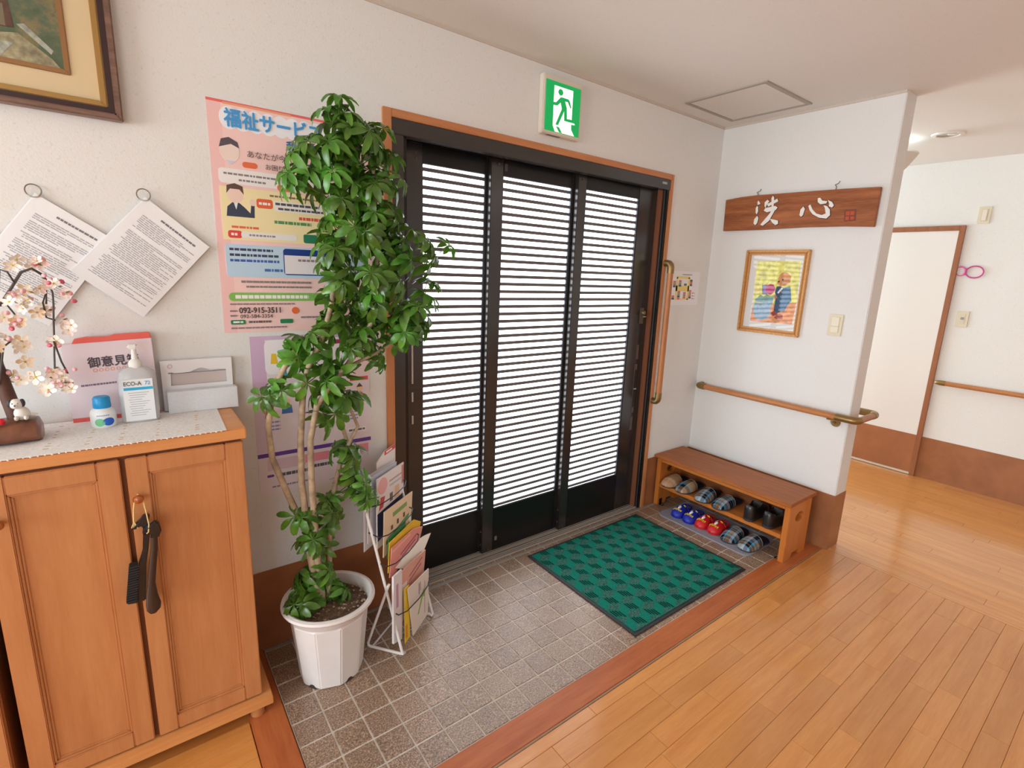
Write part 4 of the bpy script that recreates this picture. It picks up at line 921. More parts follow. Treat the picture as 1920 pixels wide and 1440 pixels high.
inst('bud', MB().lathe([(.0005, -.009), (.006, -.007), (.009, 0), (.006, .007), (.0005, .009)], (0, 0, 0), 14).mesh('berry', pm((206, 30, 44), .35), smooth=True), t, (-1.374, -.172, 1.066))
# small dog figurine sitting on the log
t = thing('dog_figurine', 'tiny white dog figurine with black ears sitting on the log base', 'figurine', (-1.342, -.135, 1.068))
fx, fy, fz = -1.340, -.148, 1.062
wd = pm((226, 220, 212), .6); bd = pm((52, 52, 60), .6)
def blob(c, r, n=12, m=8): return MB().rings([[(c[0] + r[0] * math.sin(j * PI / m) * math.cos(k * 2 * PI / n), c[1] + r[1] * math.sin(j * PI / m) * math.sin(k * 2 * PI / n), c[2] + r[2] * math.cos(j * PI / m)) for k in range(n)] for j in range(1, m)])
blob((fx + .003, fy, fz + .016), (.016, .013, .018)).build('body', wd, t, smooth=True)
blob((fx - .004, fy - .007, fz + .043), (.0145, .013, .0135)).build('head', wd, t, smooth=True)
blob((fx - .005, fy - .020, fz + .040), (.006, .006, .005)).build('muzzle', wd, t, smooth=True)
blob((fx - .005, fy - .026, fz + .042), (.002, .002, .0018)).build('nose', bd, t, smooth=True)
for sx in (-1, 1):
    blob((fx - .004 + sx * .0115, fy - .008, fz + .045), (.006, .007, .011)).build('ear', bd, t, smooth=True)
    blob((fx - .005 + sx * .005, fy - .0175, fz + .046), (.0015, .0015, .0015)).build('eye', bd, t, smooth=True)
    blob((fx + .002 + sx * .009, fy - .012, fz + .006), (.005, .010, .006)).build('paw', wd, t, smooth=True)
blob((fx + .022, fy + .002, fz + .010), (.011, .004, .004)).build('tail', wd, t, smooth=True)

# ------------------------------------------------------------------ potted umbrella tree
PX0, PY0 = -.612, -.218
t = thing('potted_plant', 'tall umbrella tree with glossy green leaves in a white ribbed pot', 'plant', (PX0, PY0, 0))
pw = pm((228, 222, 220), .42, var=.02, vs=6)
def gon(r, z, n=10, rot=.3, flute=0.0): return [(PX0 + (r - flute * (k % 2)) * math.cos(k * 2 * PI / n + rot), PY0 + (r - flute * (k % 2)) * math.sin(k * 2 * PI / n + rot), z) for k in range(n)]
m = MB()
m.rings([gon(.112, 0), gon(.114, .02), gon(.137, .245), gon(.128, .262), gon(.12, .262)], True, True)
pot = m.build('pot', pw, t, bevel=.004)
MB().lathe([(.130, .25), (.139, .258), (.143, .276), (.148, .282), (.158, .286), (.162, .293), (.160, .301), (.150, .304), (.142, .300), (.138, .285), (.134, .25)], (PX0, PY0, 0), 40, caps=False).build('pot_rim', pw, pot, smooth=True)
m = MB()
for k in range(10):
    a = (k + .5) * 2 * PI / 10 + .3
    c = (PX0 + .1075 * math.cos(a), PY0 + .1075 * math.sin(a))
    if k % 2 == 1: m.tube([(c[0] - .003 * math.cos(a), c[1] - .003 * math.sin(a), .0), (c[0] + .0012 * math.cos(a), c[1] + .0012 * math.sin(a), .0)], .013, 12)
m.build('drain_notch', pm((60, 52, 48), .8), pot)
rs = random.Random(4)
sm = MB(); sm.lathe([(.134, .262), (.1, .268), (.05, .272), (.001, .274)], (PX0, PY0, 0), 24, caps=False)
sm.build('soil', pm((98, 76, 62), .95, var=.3, vs=70, bump=.8, bs=90), t, smooth=True)
m = MB()
for i in range(150):
    a = rs.uniform(0, 2 * PI); r = .13 * math.sqrt(rs.random()); s_ = rs.uniform(.003, .006)
    m.m(i % 3).lathe([(.0005, -s_ * .7), (s_, 0), (.0005, s_ * .7)], (PX0 + r * math.cos(a), PY0 + r * math.sin(a), .272), 5)
m.build('gravel', [pm((150, 124, 104), .9), pm((116, 92, 76), .9), pm((176, 154, 132), .9)], t)['kind'] = 'stuff'
stem_m = pm((168, 148, 122), .75, var=.18, vs=26, bump=.35, bs=120)
STEMS = {'A': ([(-.655, .26), (-.652, .343), (-.672, .56), (-.722, .71), (-.764, .85), (-.770, .96), (-.753, 1.061), (-.72, 1.137), (-.667, 1.22)], .0125, .008, .02),
         'B': ([(-.640, .26), (-.660, .45), (-.672, .58), (-.684, .763), (-.679, .914), (-.666, 1.051), (-.646, 1.148), (-.6, 1.234), (-.561, 1.357), (-.538, 1.513), (-.515, 1.682), (-.491, 1.879)], .0135, .006, -.005),
         'C': ([(-.630, .26), (-.645, .45), (-.652, .635), (-.658, .776), (-.655, .91), (-.629, 1.028), (-.552, 1.122), (-.479, 1.21), (-.435, 1.301), (-.413, 1.429), (-.41, 1.608), (-.42, 1.80)], .0125, .006, -.03),
         'D': ([(-.610, .26), (-.598, .45), (-.588, .618), (-.545, .771), (-.514, .865), (-.547, .988), (-.581, 1.05)], .010, .006, .03),
         'E': ([(-.552, 1.122), (-.50, 1.15), (-.419, 1.187), (-.338, 1.231), (-.28, 1.33)], .007, .004, -.03),
         'G': ([(-.527, .848), (-.48, .92), (-.518, 1.033)], .007, .005, .03)}
SP = []
for nm, (pts, r0, r1, dy) in STEMS.items():
    n = len(pts); q = [(x, PY0 + .012 + dy * min(1, i / 3), z) for i, (x, z) in enumerate(pts)]
    MB().tube(q, [r0 + (r1 - r0) * i / (n - 1) for i in range(n)], 10).build('stem', stem_m, t, smooth=True)
    for a, b in zip(q, q[1:]):
        for k in range(4): SP.append(Vector(a).lerp(Vector(b), k / 4))
def leaf_mat(n, c1, c2):
    k = NT(n); oi = k.n('ShaderNodeObjectInfo'); v = k.coord()
    hs = k.n('ShaderNodeHueSaturation'); k.l(k.ramp(k.noise(18, v, 2), [(.3, c1), (.7, c2)]), hs.inputs['Color'])
    k.l(k.math('ADD', k.math('MULTIPLY', oi.outputs['Random'], .7), .65), hs.inputs['Value'])
    k.l(k.math('ADD', k.math('MULTIPLY', oi.outputs['Random'], .03), .485), hs.inputs['Hue'])
    k.l(hs.outputs[0], k.b.inputs['Base Color']); k.b.inputs['Roughness'].default_value = .3; k.b.inputs['Specular IOR Level'].default_value = .6
    tr = k.n('ShaderNodeBsdfTranslucent'); tr.inputs['Color'].default_value = rgba((110, 150, 40))
    mx = k.n('ShaderNodeMixShader'); mx.inputs[0].default_value = .16
    k.l(k.b.outputs[0], mx.inputs[1]); k.l(tr.outputs[0], mx.inputs[2]); k.l(mx.outputs[0], k.t.nodes['Material Output'].inputs['Surface'])
    return k.m
M_LEAF = leaf_mat('plant_leaf', (50, 96, 26), (100, 150, 50)); M_PET = pm((110, 128, 64), .6)
def whorl(seed, n, L, Wd, droop):
    r = random.Random(seed); m = MB(); P = .055
    m.m(1).tube([(0, 0, 0), (.004, .002, P * .5), (0, 0, P)], [.0019, .0016, .0016], 5)
    m.m(0)
    for k in range(n):
        a = k * 2 * PI / n + r.uniform(-.12, .12); l = L * r.uniform(.82, 1.1); d = droop * r.uniform(.6, 1.4); w = Wd * r.uniform(.85, 1.1)
        ca, sa = math.cos(a), math.sin(a)
        def pt(u, v, h): return (u * ca - v * sa, u * sa + v * ca, P + h)
        us = (.08, .3, .55, .8, 1.0); ws = (.30, .84, 1.0, .88, .30); C = []; A = []; B = []
        for u, ww in zip(us, ws):
            x = .010 + u * l; h = .006 * u - d * u * u
            C.append(pt(x * (1 - .12 * u * d / .05), 0, h - .0015)); A.append(pt(x * (1 - .12 * u * d / .05), ww * w / 2, h + .003 * ww)); B.append(pt(x * (1 - .12 * u * d / .05), -ww * w / 2, h + .003 * ww))
        c = [m.bm.verts.new(p) for p in C]; aa = [m.bm.verts.new(p) for p in A]; bb = [m.bm.verts.new(p) for p in B]
        for i in range(4): m._f([c[i], c[i + 1], aa[i + 1], aa[i]]); m._f([c[i], bb[i], bb[i + 1], c[i + 1]])
        base = m.bm.verts.new(pt(0, 0, 0)); m._f([base, c[0], aa[0]]); m._f([base, bb[0], c[0]])
    return m.mesh('leaf', [M_LEAF, M_PET], smooth=True)
WH = [whorl(1, 8, .056, .025, .030), whorl(2, 7, .060, .027, .044), whorl(3, 7, .052, .024, .024), whorl(4, 6, .058, .027, .052), whorl(5, 8, .062, .026, .038)]
BLOB = [(-.506, 1.947, .065), (-.420, 1.943, .065), (-.550, 1.866, .102), (-.637, 1.851, .076), (-.689, 1.778, .055), (-.423, 1.843, .112), (-.320, 1.859, .045), (-.512, 1.756, .117), (-.398, 1.721, .116), (-.642, 1.739, .066), (-.517, 1.624, .104), (-.410, 1.599, .117), (-.324, 1.578, .086), (-.555, 1.521, .067), (-.431, 1.474, .137), (-.284, 1.535, .098), (-.162, 1.551, .05), (-.524, 1.410, .087), (-.376, 1.384, .119), (-.279, 1.346, .109), (-.210, 1.433, .05), (-.563, 1.308, .072), (-.436, 1.286, .095), (-.317, 1.263, .076), (-.228, 1.306, .035), (-.650, 1.237, .057), (-.660, 1.187, .045), (-.566, 1.224, .083), (-.609, 1.099, .082), (-.738, 1.104, .034), (-.768, 1.068, .024), (-.534, 1.120, .055), (-.514, 1.046, .036), (-.590, .966, .047), (-.400, 1.177, .032), (-.543, .831, .064), (-.518, .734, .079), (-.446, .665, .055), (-.606, .653, .06), (-.693, .626, .04), (-.647, .541, .07), (-.588, .628, .065), (-.633, .442, .064), (-.655, .354, .088), (-.711, .333, .068), (-.582, .292, .066), (-.725, .314, .04)]
rb = random.Random(21); nleaf = 0
def put_leaf(c, sc, j=0):
    near = min(SP, key=lambda p: (p - c).length_squared)
    d = (c - near); d = d.normalized() if d.length > 1e-4 else Vector((0, 0, 1))
    d = (d * .8 + Vector((rb.uniform(-.35, .35), rb.uniform(-.55, .15), rb.uniform(.35, .95)))).normalized()
    q = d.to_track_quat('Z', 'Y'); e = q.to_euler()
    e2 = (q.to_matrix() @ Matrix.Rotation(rb.uniform(0, 6.28), 3, 'Z')).to_euler()
    return inst('leaf', WH[rb.randrange(5)], t, c - d * .055 * sc, e2, (sc, sc, sc))
for x, z, r in BLOB:
    n = max(2, round(r * r * 740)) if r > .05 else (2 if r > .035 else 1)
    if z > 1.25 and r > .06: n = round(n * 1.3)
    if z < 1.25: n += 1
    for i in range(n):
        for _ in range(20):
            u = Vector((rb.uniform(-1, 1), rb.uniform(-1, 1), rb.uniform(-1, 1)))
            if u.length < 1: break
        c = Vector((x + u.x * r * .88, PY0 + .01 + u.y * r * .95, z + u.z * r * .8))
        if z < .4: c.z = max(c.z, .30); c.y = max(PY0 - .12, min(PY0 + .12, c.y)); c.x = max(PX0 - .14, c.x)
        c.y = min(c.y, YW - .07)
        if c.x < -.68 and c.z < 1.05: c.y = min(c.y, -.12)
        put_leaf(c, rb.uniform(.86, 1.1) * (.85 if z < .7 else 1.0)); nleaf += 1

print('LEAVES', nleaf)
# ------------------------------------------------------------------ leaflet rack
RZ = math.atan2(.151, .208)
RO = (-.418, -.26, 0)
t = thing('magazine_rack', 'white wire leaflet rack with black wire tiers beside the potted plant', 'rack', RO, RZ, local=True)
ww = pm((232, 228, 224), .35)
def cleg(x, sg):
    m = MB()
    m.tube([(x, .085 , .636), (x, .078, .61), (x, -.070, .03), (x, -.076, .010), (x + sg * .012, -.078, .006), (x + sg * .004, -.066, .0055), (x - sg * .0, .066, .0055), (x, .076, .008), (x, .078, .02), (x, -.02, .30)], .0055, 10)
    return m
cleg(0, 1).build('side_frame', ww, t, smooth=True); cleg(.256, -1).build('side_frame', ww, t, smooth=True)
blk_w = pm((38, 36, 40), .4, .4)
yy = lambda z: -.078 + .253 * z
for z in (.62, .50, .385, .19):
    MB().tube([(0, yy(z) + .015, z), (0, yy(z) - .03, z - .012), (.04, yy(z) - .045, z - .018), (.128, yy(z) - .05, z - .02), (.216, yy(z) - .045, z - .018), (.256, yy(z) - .03, z - .012), (.256, yy(z) + .015, z)], .0024, 6).build('wire_tier', blk_w, t, smooth=True)
MB().tube([(.0, .085, .636), (.256, .085, .636)], .0045, 8).build('cross_bar', ww, t); MB().tube([(0, .06, .0055), (.256, .06, .0055)], .004, 8).build('cross_bar', ww, t)
def leaflet(label, quad, y, c, th=.004, marks=(), tilt=.0, cat='brochure', name='brochure'):
    b = thing(name, label, cat, RO, RZ, 'leaflets in the wire rack', local=True)
    z0 = min(q[1] for q in quad)
    def Y(z): return y + (z - z0) * tilt
    n = len(quad); m = MB()
    A = [m.bm.verts.new((x, Y(z), z)) for x, z in quad]; B = [m.bm.verts.new((x, Y(z) + th, z)) for x, z in quad]
    m._f(A[::-1]); m._f(B)
    for i in range(n): m._f([A[i], A[(i + 1) % n], B[(i + 1) % n], B[i]])
    m.build('cover', pm(c, .45), b)
    if marks:
        mm = MB(); ms = []
        for k, (cc, pts) in enumerate(marks):
            ms.append(pm(cc, .5)); mm.m(k)
            A = [mm.bm.verts.new((x, Y(z) - .0006 - k * .0001, z)) for x, z in pts]; B = [mm.bm.verts.new((x, Y(z) + .0003, z)) for x, z in pts]
            n = len(pts); mm._f(A[::-1]); mm._f(B)
            for i in range(n): mm._f([A[i], A[(i + 1) % n], B[(i + 1) % n], B[i]])
        mm.build('printed_cover', ms, b)
    return b
R4 = lambda x0, x1, z0, z1: [(x0, z0), (x1, z0), (x1, z1), (x0, z1)]
leaflet('leaflet with red and white header sticking up at the top of the wire rack', [(.14, .56), (.278, .56), (.281, .757), (.198, .750), (.14, .72)], .112, (236, 226, 220), .003, [((214, 66, 60), [(.198, .732), (.279, .738), (.281, .757), (.198, .750)]), ((240, 236, 232), [(.21, .738), (.255, .741), (.255, .748), (.21, .746)])])
for i, (dx, lab) in enumerate(((-.030, 'white leaflet edge furthest back behind the top magazine'), (-.018, 'white leaflet edge second behind the top magazine'), (-.008, 'grey leaflet edge directly behind the top magazine'))):
    leaflet(lab, [(.05 + dx, .40 + i * .03), (.22, .40), (.24, .695), (.06 + dx, .70)], .098 - i * .008, ((226, 222, 226), (232, 228, 228), (200, 200, 212))[i], .003)
leaflet('white health magazine with pink circle and navy band on the top tier', [(.055, .40), (.255, .40), (.263, .688), (.062, .688)], .062, (234, 226, 224), .005,
        [((40, 44, 84), [(.057, .43), (.257, .46), (.259, .556), (.059, .545)]), ((232, 170, 170), [(.10 + .034 * math.cos(a * PI / 8), .648 + .034 * math.sin(a * PI / 8)) for a in range(16)]), ((196, 70, 66), [(.07, .555), (.10, .56), (.115, .60), (.085, .605)]), ((120, 96, 90), R4(.15, .172, .56, .595)), ((226, 186, 150), [(.185, .556), (.225, .556), (.22, .61), (.19, .61)]), ((186, 150, 146), R4(.15, .245, .645, .651)), ((190, 190, 200), R4(.15, .24, .625, .632)), ((206, 120, 110), R4(.245, .26, .60, .68))])
leaflet('beige booklet with green title on the second tier of the rack', [(.053, .37), (.270, .40), (.285, .552), (.064, .558)], .034, (236, 210, 176), .004,
        [((134, 168, 92), R4(.125, .235, .510, .528)), ((110, 70, 60), R4(.11, .124, .46, .478)), ((90, 60, 60), R4(.155, .168, .465, .485)), ((120, 80, 60), R4(.205, .218, .47, .49)), ((90, 150, 90), [(.07, .415), (.25, .455), (.25, .47), (.07, .43)])])
leaflet('green card showing behind the yellow folder in the rack', [(.065, .36), (.20, .38), (.21, .452), (.075, .444)], .024, (60, 130, 70), .003)
leaflet('bright yellow folder on the third tier of the rack', [(.05, .31), (.29, .33), (.318, .400), (.26, .437), (.062, .434)], .012, (240, 196, 60), .004)
leaflet('pink booklet with purple text in front of the yellow folder', [(.037, .30), (.262, .31), (.308, .383), (.230, .412), (.055, .418)], -.002, (238, 158, 146), .004,
        [((170, 92, 120), [(.12, .352), (.25, .374), (.25, .380), (.12, .358)]), ((170, 92, 120), [(.13, .338), (.24, .356), (.24, .362), (.13, .344)]), ((250, 190, 176), [(.06, .395), (.20, .40), (.20, .407), (.06, .403)])])
# curled white page
b = thing('brochure', 'open white page curling forward out of the middle of the rack', 'brochure', RO, RZ, 'leaflets in the wire rack', local=True)
m = MB(); N = 10
P0 = [Vector((.068, -.006, .326)).lerp(Vector((.205, -.030, .262)), i / N) + Vector((0, 0, -.008 * math.sin(i / N * PI))) for i in range(N + 1)]
P1_ = [Vector((.250, .004, .338)).lerp(Vector((.375, -.008, .320)), i / N) + Vector((0, 0, .006 * math.sin(i / N * PI))) for i in range(N + 1)]
vs0 = [m.bm.verts.new(p) for p in P0]; vs1 = [m.bm.verts.new(p) for p in P1_]
vm = [m.bm.verts.new(a.lerp(c, .5) + Vector((0, -.004, .006))) for a, c in zip(P0, P1_)]
for i in range(N): m._f([vs0[i], vs0[i + 1], vm[i + 1], vm[i]]); m._f([vm[i], vm[i + 1], vs1[i + 1], vs1[i]])
m.build('page', pm((242, 236, 224), .5), b, smooth=True)
leaflet('pink and white newsletter at the back of the lowest tier', [(.03, .08), (.225, .10), (.262, .306), (.030, .325)], -.040, (226, 166, 150), .004, [((240, 226, 216), R4(.03, .10, .10, .26)), ((176, 110, 110), [(.12, .262), (.23, .285), (.23, .293), (.12, .27)]), ((176, 110, 110), [(.12, .242), (.22, .262), (.22, .27), (.12, .25)])])
leaflet('tall white newsletter with dark text at the plant side of the lowest tier', [(-.018, .06), (.045, .036), (.05, .34), (-.012, .345)], -.048, (230, 222, 224), .008, [((196, 150, 176), R4(.004, .02, .2, .3)), ((150, 110, 140), R4(.004, .016, .08, .10))])
leaflet('yellow leaflet peeking out of the lowest tier of the rack', [(.052, .012), (.09, .014), (.085, .255), (.05, .255)], -.058, (240, 202, 50), .003, [((226, 140, 60), R4(.055, .07, .03, .09))])
leaflet('white leaflet with a green plant picture at the front of the lowest tier', [(.103, .010), (.232, .022), (.240, .235), (.062, .25), (.07, .2)], -.066, (232, 220, 208), .004,
        [((136, 176, 72), [(.14, .08), (.15, .08), (.19, .15), (.18, .16)]), ((150, 186, 80), [(.18, .14), (.20, .13), (.21, .16), (.19, .17)]), ((150, 120, 150), R4(.15, .156, .17, .22)), ((150, 120, 150), R4(.162, .166, .18, .22)), ((180, 160, 160), R4(.2, .204, .05, .2))])

# ------------------------------------------------------------------ entrance mat
t = thing('door_mat', 'green entrance mat with tumbling block pattern and black rubber border', 'mat', (.905, -.406, 0))
mx0, mx1, my0, my1 = .466, 1.345, -.777, -.034
MB().box(mx0, mx1, my0, my1, .0015, .0055).build('rubber_border', pm((38, 40, 42), .55), t, bevel=.0015)
def clip(poly, x0, x1, y0, y1):
    for ax, v, sg in ((0, x0, 1), (0, x1, -1), (1, y0, 1), (1, y1, -1)):
        out = []
        for i in range(len(poly)):
            a, b = poly[i - 1], poly[i]; da, db = (a[ax] - v) * sg, (b[ax] - v) * sg
            if (da >= 0) != (db >= 0):
                k = da / (da - db); out.append((a[0] + (b[0] - a[0]) * k, a[1] + (b[1] - a[1]) * k))
            if db >= 0: out.append(b)
        poly = out
        if len(poly) < 3: return None
    return poly
def pile(n, c1, c2, sc=420):
    k = NT(n); v = k.coord(); f = k.noise(sc, v, 2, .6)
    k.l(k.ramp(f, [(.36, c1), (.62, c2)]), k.b.inputs['Base Color']); k.b.inputs['Roughness'].default_value = .95; k.b.inputs['Specular IOR Level'].default_value = .1
    k.bump(f, .7, .003); return k.m
MP = [pile('mat_green', (16, 104, 88), (30, 140, 120)), pile('mat_stripe', (10, 26, 26), (16, 42, 38)), pile('mat_grey', (24, 66, 60), (78, 128, 116), 300), pile('mat_green2', (16, 96, 82), (26, 126, 108))]
m = MB(); e = .018; px0, px1, py0, py1 = mx0 + e, mx1 - e, my0 + e, my1 - e
m.m(2).box(px0, px1, py0, py1, .005, .0082)
s_ = .0545; a1 = (.866 * s_, .5 * s_); a2 = (-.866 * s_, .5 * s_); dy = (0, s_)
r = random.Random(9)
for j in range(-1, 11):
    for i in range(-1, 11):
        ox = px0 + i * 2 * .866 * s_ + (.866 * s_ if j % 2 else 0); oy = py0 + j * 1.5 * s_
        A = [(ox, oy), (ox + a1[0], oy + a1[1]), (ox + a1[0], oy + a1[1] + s_), (ox, oy + s_)]
        q = clip([(ox + (x - ox) * .97, y) for x, y in A], px0, px1, py0, py1)
        if q: m.m(0).prism(q, 'z', .008, .0088)
        B = [(ox, oy), (ox, oy + s_), (ox + a2[0], oy + a2[1] + s_), (ox + a2[0], oy + a2[1])]
        q = clip(B, px0, px1, py0, py1)
        if q: m.m(3).prism(q, 'z', .008, .0086)
        for k in range(4):
            u = (k + .6) / 4.4; x = ox + a2[0] * u; y = oy + a2[1] * u
            o_ = r.uniform(-.1, .1)
            q = clip([(x - .0025, y + s_ * (.12 + o_)), (x + .0025, y + s_ * (.12 + o_)), (x + .0025, y + s_ * (.88 + o_)), (x - .0025, y + s_ * (.88 + o_))], px0, px1, py0, py1)
            if q: m.m(1).prism(q, 'z', .0084, .0092)
m.build('pile', MP, t)

# boot tray
t = thing('boot_tray', 'grey rubber boot tray with rounded corners under the shoe bench', 'tray', (1.625, -.41, 0))
m = MB(); o_ = rrect(1.463, 1.788, -.718, -.102, .045, 6); i_ = rrect(1.472, 1.779, -.709, -.111, .038, 6)
m.holed(o_, i_, 'z', .0015, .0085).prism(i_, 'z', .0015, .005)
m.build('tray', pm((150, 150, 160), .6, bump=.3, bs=160), t)

# ------------------------------------------------------------------ shoe bench
t = thing('shoe_bench', 'orange brown wooden shoe bench with one shelf against the end wall', 'bench', (1.69, -.425, 0))
top_p = [(1.548, .332), (1.850, .332), (1.850, .352), (1.556, .352), (1.546, .346), (1.545, .338)]
MB().prism(top_p, 'y', -.868, .018).build('bench_top', M_BTOP, t, bevel=.002)
def oval(cx, cz, rx, rz, n=20): return [(cx + rx * math.cos(a * 2 * PI / n), cz + rz * math.sin(a * 2 * PI / n)) for a in range(n)]
sp = [(1.572, .002), (1.655, .002), (1.668, .032), (1.735, .034), (1.752, .002), (1.822, .002), (1.822, .332), (1.572, .332)]
for y0, y1 in ((-.858, -.828), (-.022, .010)):
    MB().holed(sp, oval(1.690, .245, .045, .028)[::-1], 'y', y0, y1).build('side_panel', M_BENCH, t, bevel=.002)
MB().box(1.575, 1.593, -.828, -.022, .304, .332).build('apron', M_BENCHY, t, bevel=.002)
MB().box(1.573, 1.80, -.828, -.022, .131, .155).build('shelf', M_BENCHY, t, bevel=.003)
MB().box(1.80, 1.812, -.828, -.022, .155, .30).build('back_board', wood((120, 66, 28), (140, 80, 36), 'Y', rough=.5), t)
MB().box(1.595, 1.80, -.042, -.022, .312, .332).build('cleat', M_BENCH, t)
for y, s2 in ((-.0225, -1), (-.8275, 1)):
    m = MB(); m.box(1.590, 1.615, y if s2 > 0 else y - .002, y + .002 if s2 > 0 else y, .002, .042); m.box(1.590, 1.615, min(y, y + s2 * .026), max(y, y + s2 * .026), .0008, .003)
    br = m.build('corner_bracket', pm((30, 28, 28), .4, .5), t)
    MB().lathe([(.0045, .003), (.003, .0045), (.0005, .005)], (1.603, y + s2 * .014, 0), 10).build('screw', M_STEEL, br)

# ------------------------------------------------------------------ slippers, clogs and shoes
def plaid(name, U, V, ku, kv, ou=0.0, ov=0.0):
    k = NT(name); co = k.n('ShaderNodeTexCoord'); sp = k.n('ShaderNodeSeparateXYZ'); k.l(co.outputs['Object'], sp.inputs[0])
    def band(o, kk, off, cols):
        f = k.math('FRACT', k.math('ADD', k.math('MULTIPLY', o, kk), off)); st = []; p = 0
        for w, c in cols: st.append((p, c)); p += w
        return k.ramp(f, st, True)
    cu = band(sp.outputs[1], ku, ou, U); cv = band(sp.outputs[0], kv, ov, V)
    mx = k.mixc(.5, cu, cv); k.l(k.mixc(.25, mx, k.mixc(1.0, cu, cv, 'MULTIPLY')), k.b.inputs['Base Color'])
    k.b.inputs['Roughness'].default_value = .9; k.b.inputs['Specular IOR Level'].default_value = .1
    k.bump(k.noise(500, co.outputs['Object'], 1), .4, .001); return k.m
LB, BRW, NV, CY, BG, YL = (172, 190, 204), (150, 124, 104), (26, 30, 48), (96, 176, 214), (206, 170, 134), (206, 160, 70)
PL1 = plaid('plaid_blue', [(.2, LB), (.22, BRW), (.03, YL), (.15, BRW), (.12, CY), (.28, NV)], [(.26, LB), (.18, NV), (.03, YL), (.2, NV), (.15, CY), (.18, BRW)], 14, 13, .1, .0)
PL2 = plaid('plaid_blue', [(.2, LB), (.22, BRW), (.03, YL), (.15, BRW), (.12, CY), (.28, NV)], [(.26, LB), (.18, NV), (.03, YL), (.2, NV), (.15, CY), (.18, BRW)], 14, 13, .45, .3)
PL3 = plaid('plaid_beige', [(.35, BG), (.04, (236, 214, 180)), (.24, NV), (.12, CY), (.25, BRW)], [(.3, BG), (.2, BRW), (.2, NV), (.12, CY), (.18, BG)], 8.5, 9.5, .52, .2)
PL4 = plaid('plaid_beige', [(.6, BG), (.12, (226, 196, 160)), (.28, (190, 150, 116))], [(.5, BG), (.15, (236, 210, 176)), (.35, (196, 158, 124))], 8, 7, .1, .2)
OUT = [(0, .02), (.02, .42), (.06, .68), (.12, .86), (.2, .97), (.3, 1.0), (.42, .96), (.55, .84), (.68, .78), (.8, .80), (.9, .74), (.96, .5), (.995, .12)]
def wid(u):
    for (a, wa), (b, wb) in zip(OUT, OUT[1:]):
        if u <= b: return wa + (wb - wa) * (u - a) / (b - a)
    return .1
def outline(L, Wd, sc=1.0):
    c = L * .5
    up = [(u * L, w * Wd / 2) for u, w in OUT]; pts = up + [(x, -y) for x, y in up[::-1]]
    return [(c + (x - c) * sc, y * sc) for x, y in pts]
def upper_rings(L, Wd, z0, hts, n=10, inset=0.0):
    rr = []
    for u, h in hts:
        w = wid(u) * Wd / 2 * (1 - inset); hh = h * (1 - inset)
        rr.append([(u * L + inset * .02, w * math.cos(PI * k / n), z0 + hh * (math.sin(PI * k / n) ** .8)) for k in range(n + 1)])
    return rr
def slipper(label, loc, rz, L, Wd, mat, group, sole=(60, 58, 66), inner=(24, 28, 54), hmax=.050):
    t = thing('slipper', label, 'slipper', loc, rz, group, local=True)
    MB().prism(outline(L, Wd, 1.0), 'z', 0, .010).build('sole', pm(sole, .7), t, bevel=.002)
    MB().prism(outline(L, Wd, .965), 'z', .009, .018).build('insole', pm(inner, .95), t, bevel=.003)
    hts = [(.004, .004), (.025, .013), (.07, .023), (.15, .033), (.26, .042), (.38, hmax * .95), (.50, hmax * 1.02), (.56, hmax * 1.0)]
    m = MB(); m.rings(upper_rings(L, Wd * 1.0, .008, hts), False, False)
    m.build('upper', mat, t, smooth=True)
    m = MB(); m.rings(upper_rings(L, Wd, .008, hts[2:], inset=.05), False, False); m.build('lining', pm(inner, .95), t, smooth=True)
    rim = upper_rings(L, Wd * 1.0, .008, [(.56, hmax)])[0]
    MB().tube(rim, .0022, 6).build('piping', pm((150, 130, 110), .8), t, smooth=True)
    return t
ZS = .1555
slipper('beige checked slipper at the door end of the bench shelf', (1.545, -.080, ZS), .04, .245, .104, PL4, 'slippers on the bench shelf')
slipper('half beige half blue plaid slipper, second from the door end of the shelf', (1.550, -.186, ZS), -.02, .245, .104, PL3, 'slippers on the bench shelf')
slipper('blue plaid slipper in the middle of the bench shelf, nearer the door', (1.540, -.340, ZS), .10, .245, .104, PL1, 'slippers on the bench shelf')
slipper('blue plaid slipper in the middle of the bench shelf, nearer the black shoes', (1.543, -.450, ZS), -.05, .245, .104, PL2, 'slippers on the bench shelf')
ZF = .0054
slipper('blue plaid slipper on the grey tray beside the red clogs', (1.498, -.562, ZF), .06, .245, .104, PL2, 'slippers on the grey tray')
slipper('blue plaid slipper on the grey tray at the end by the bench leg', (1.498, -.662, ZF), -.06, .245, .104, PL1, 'slippers on the grey tray')
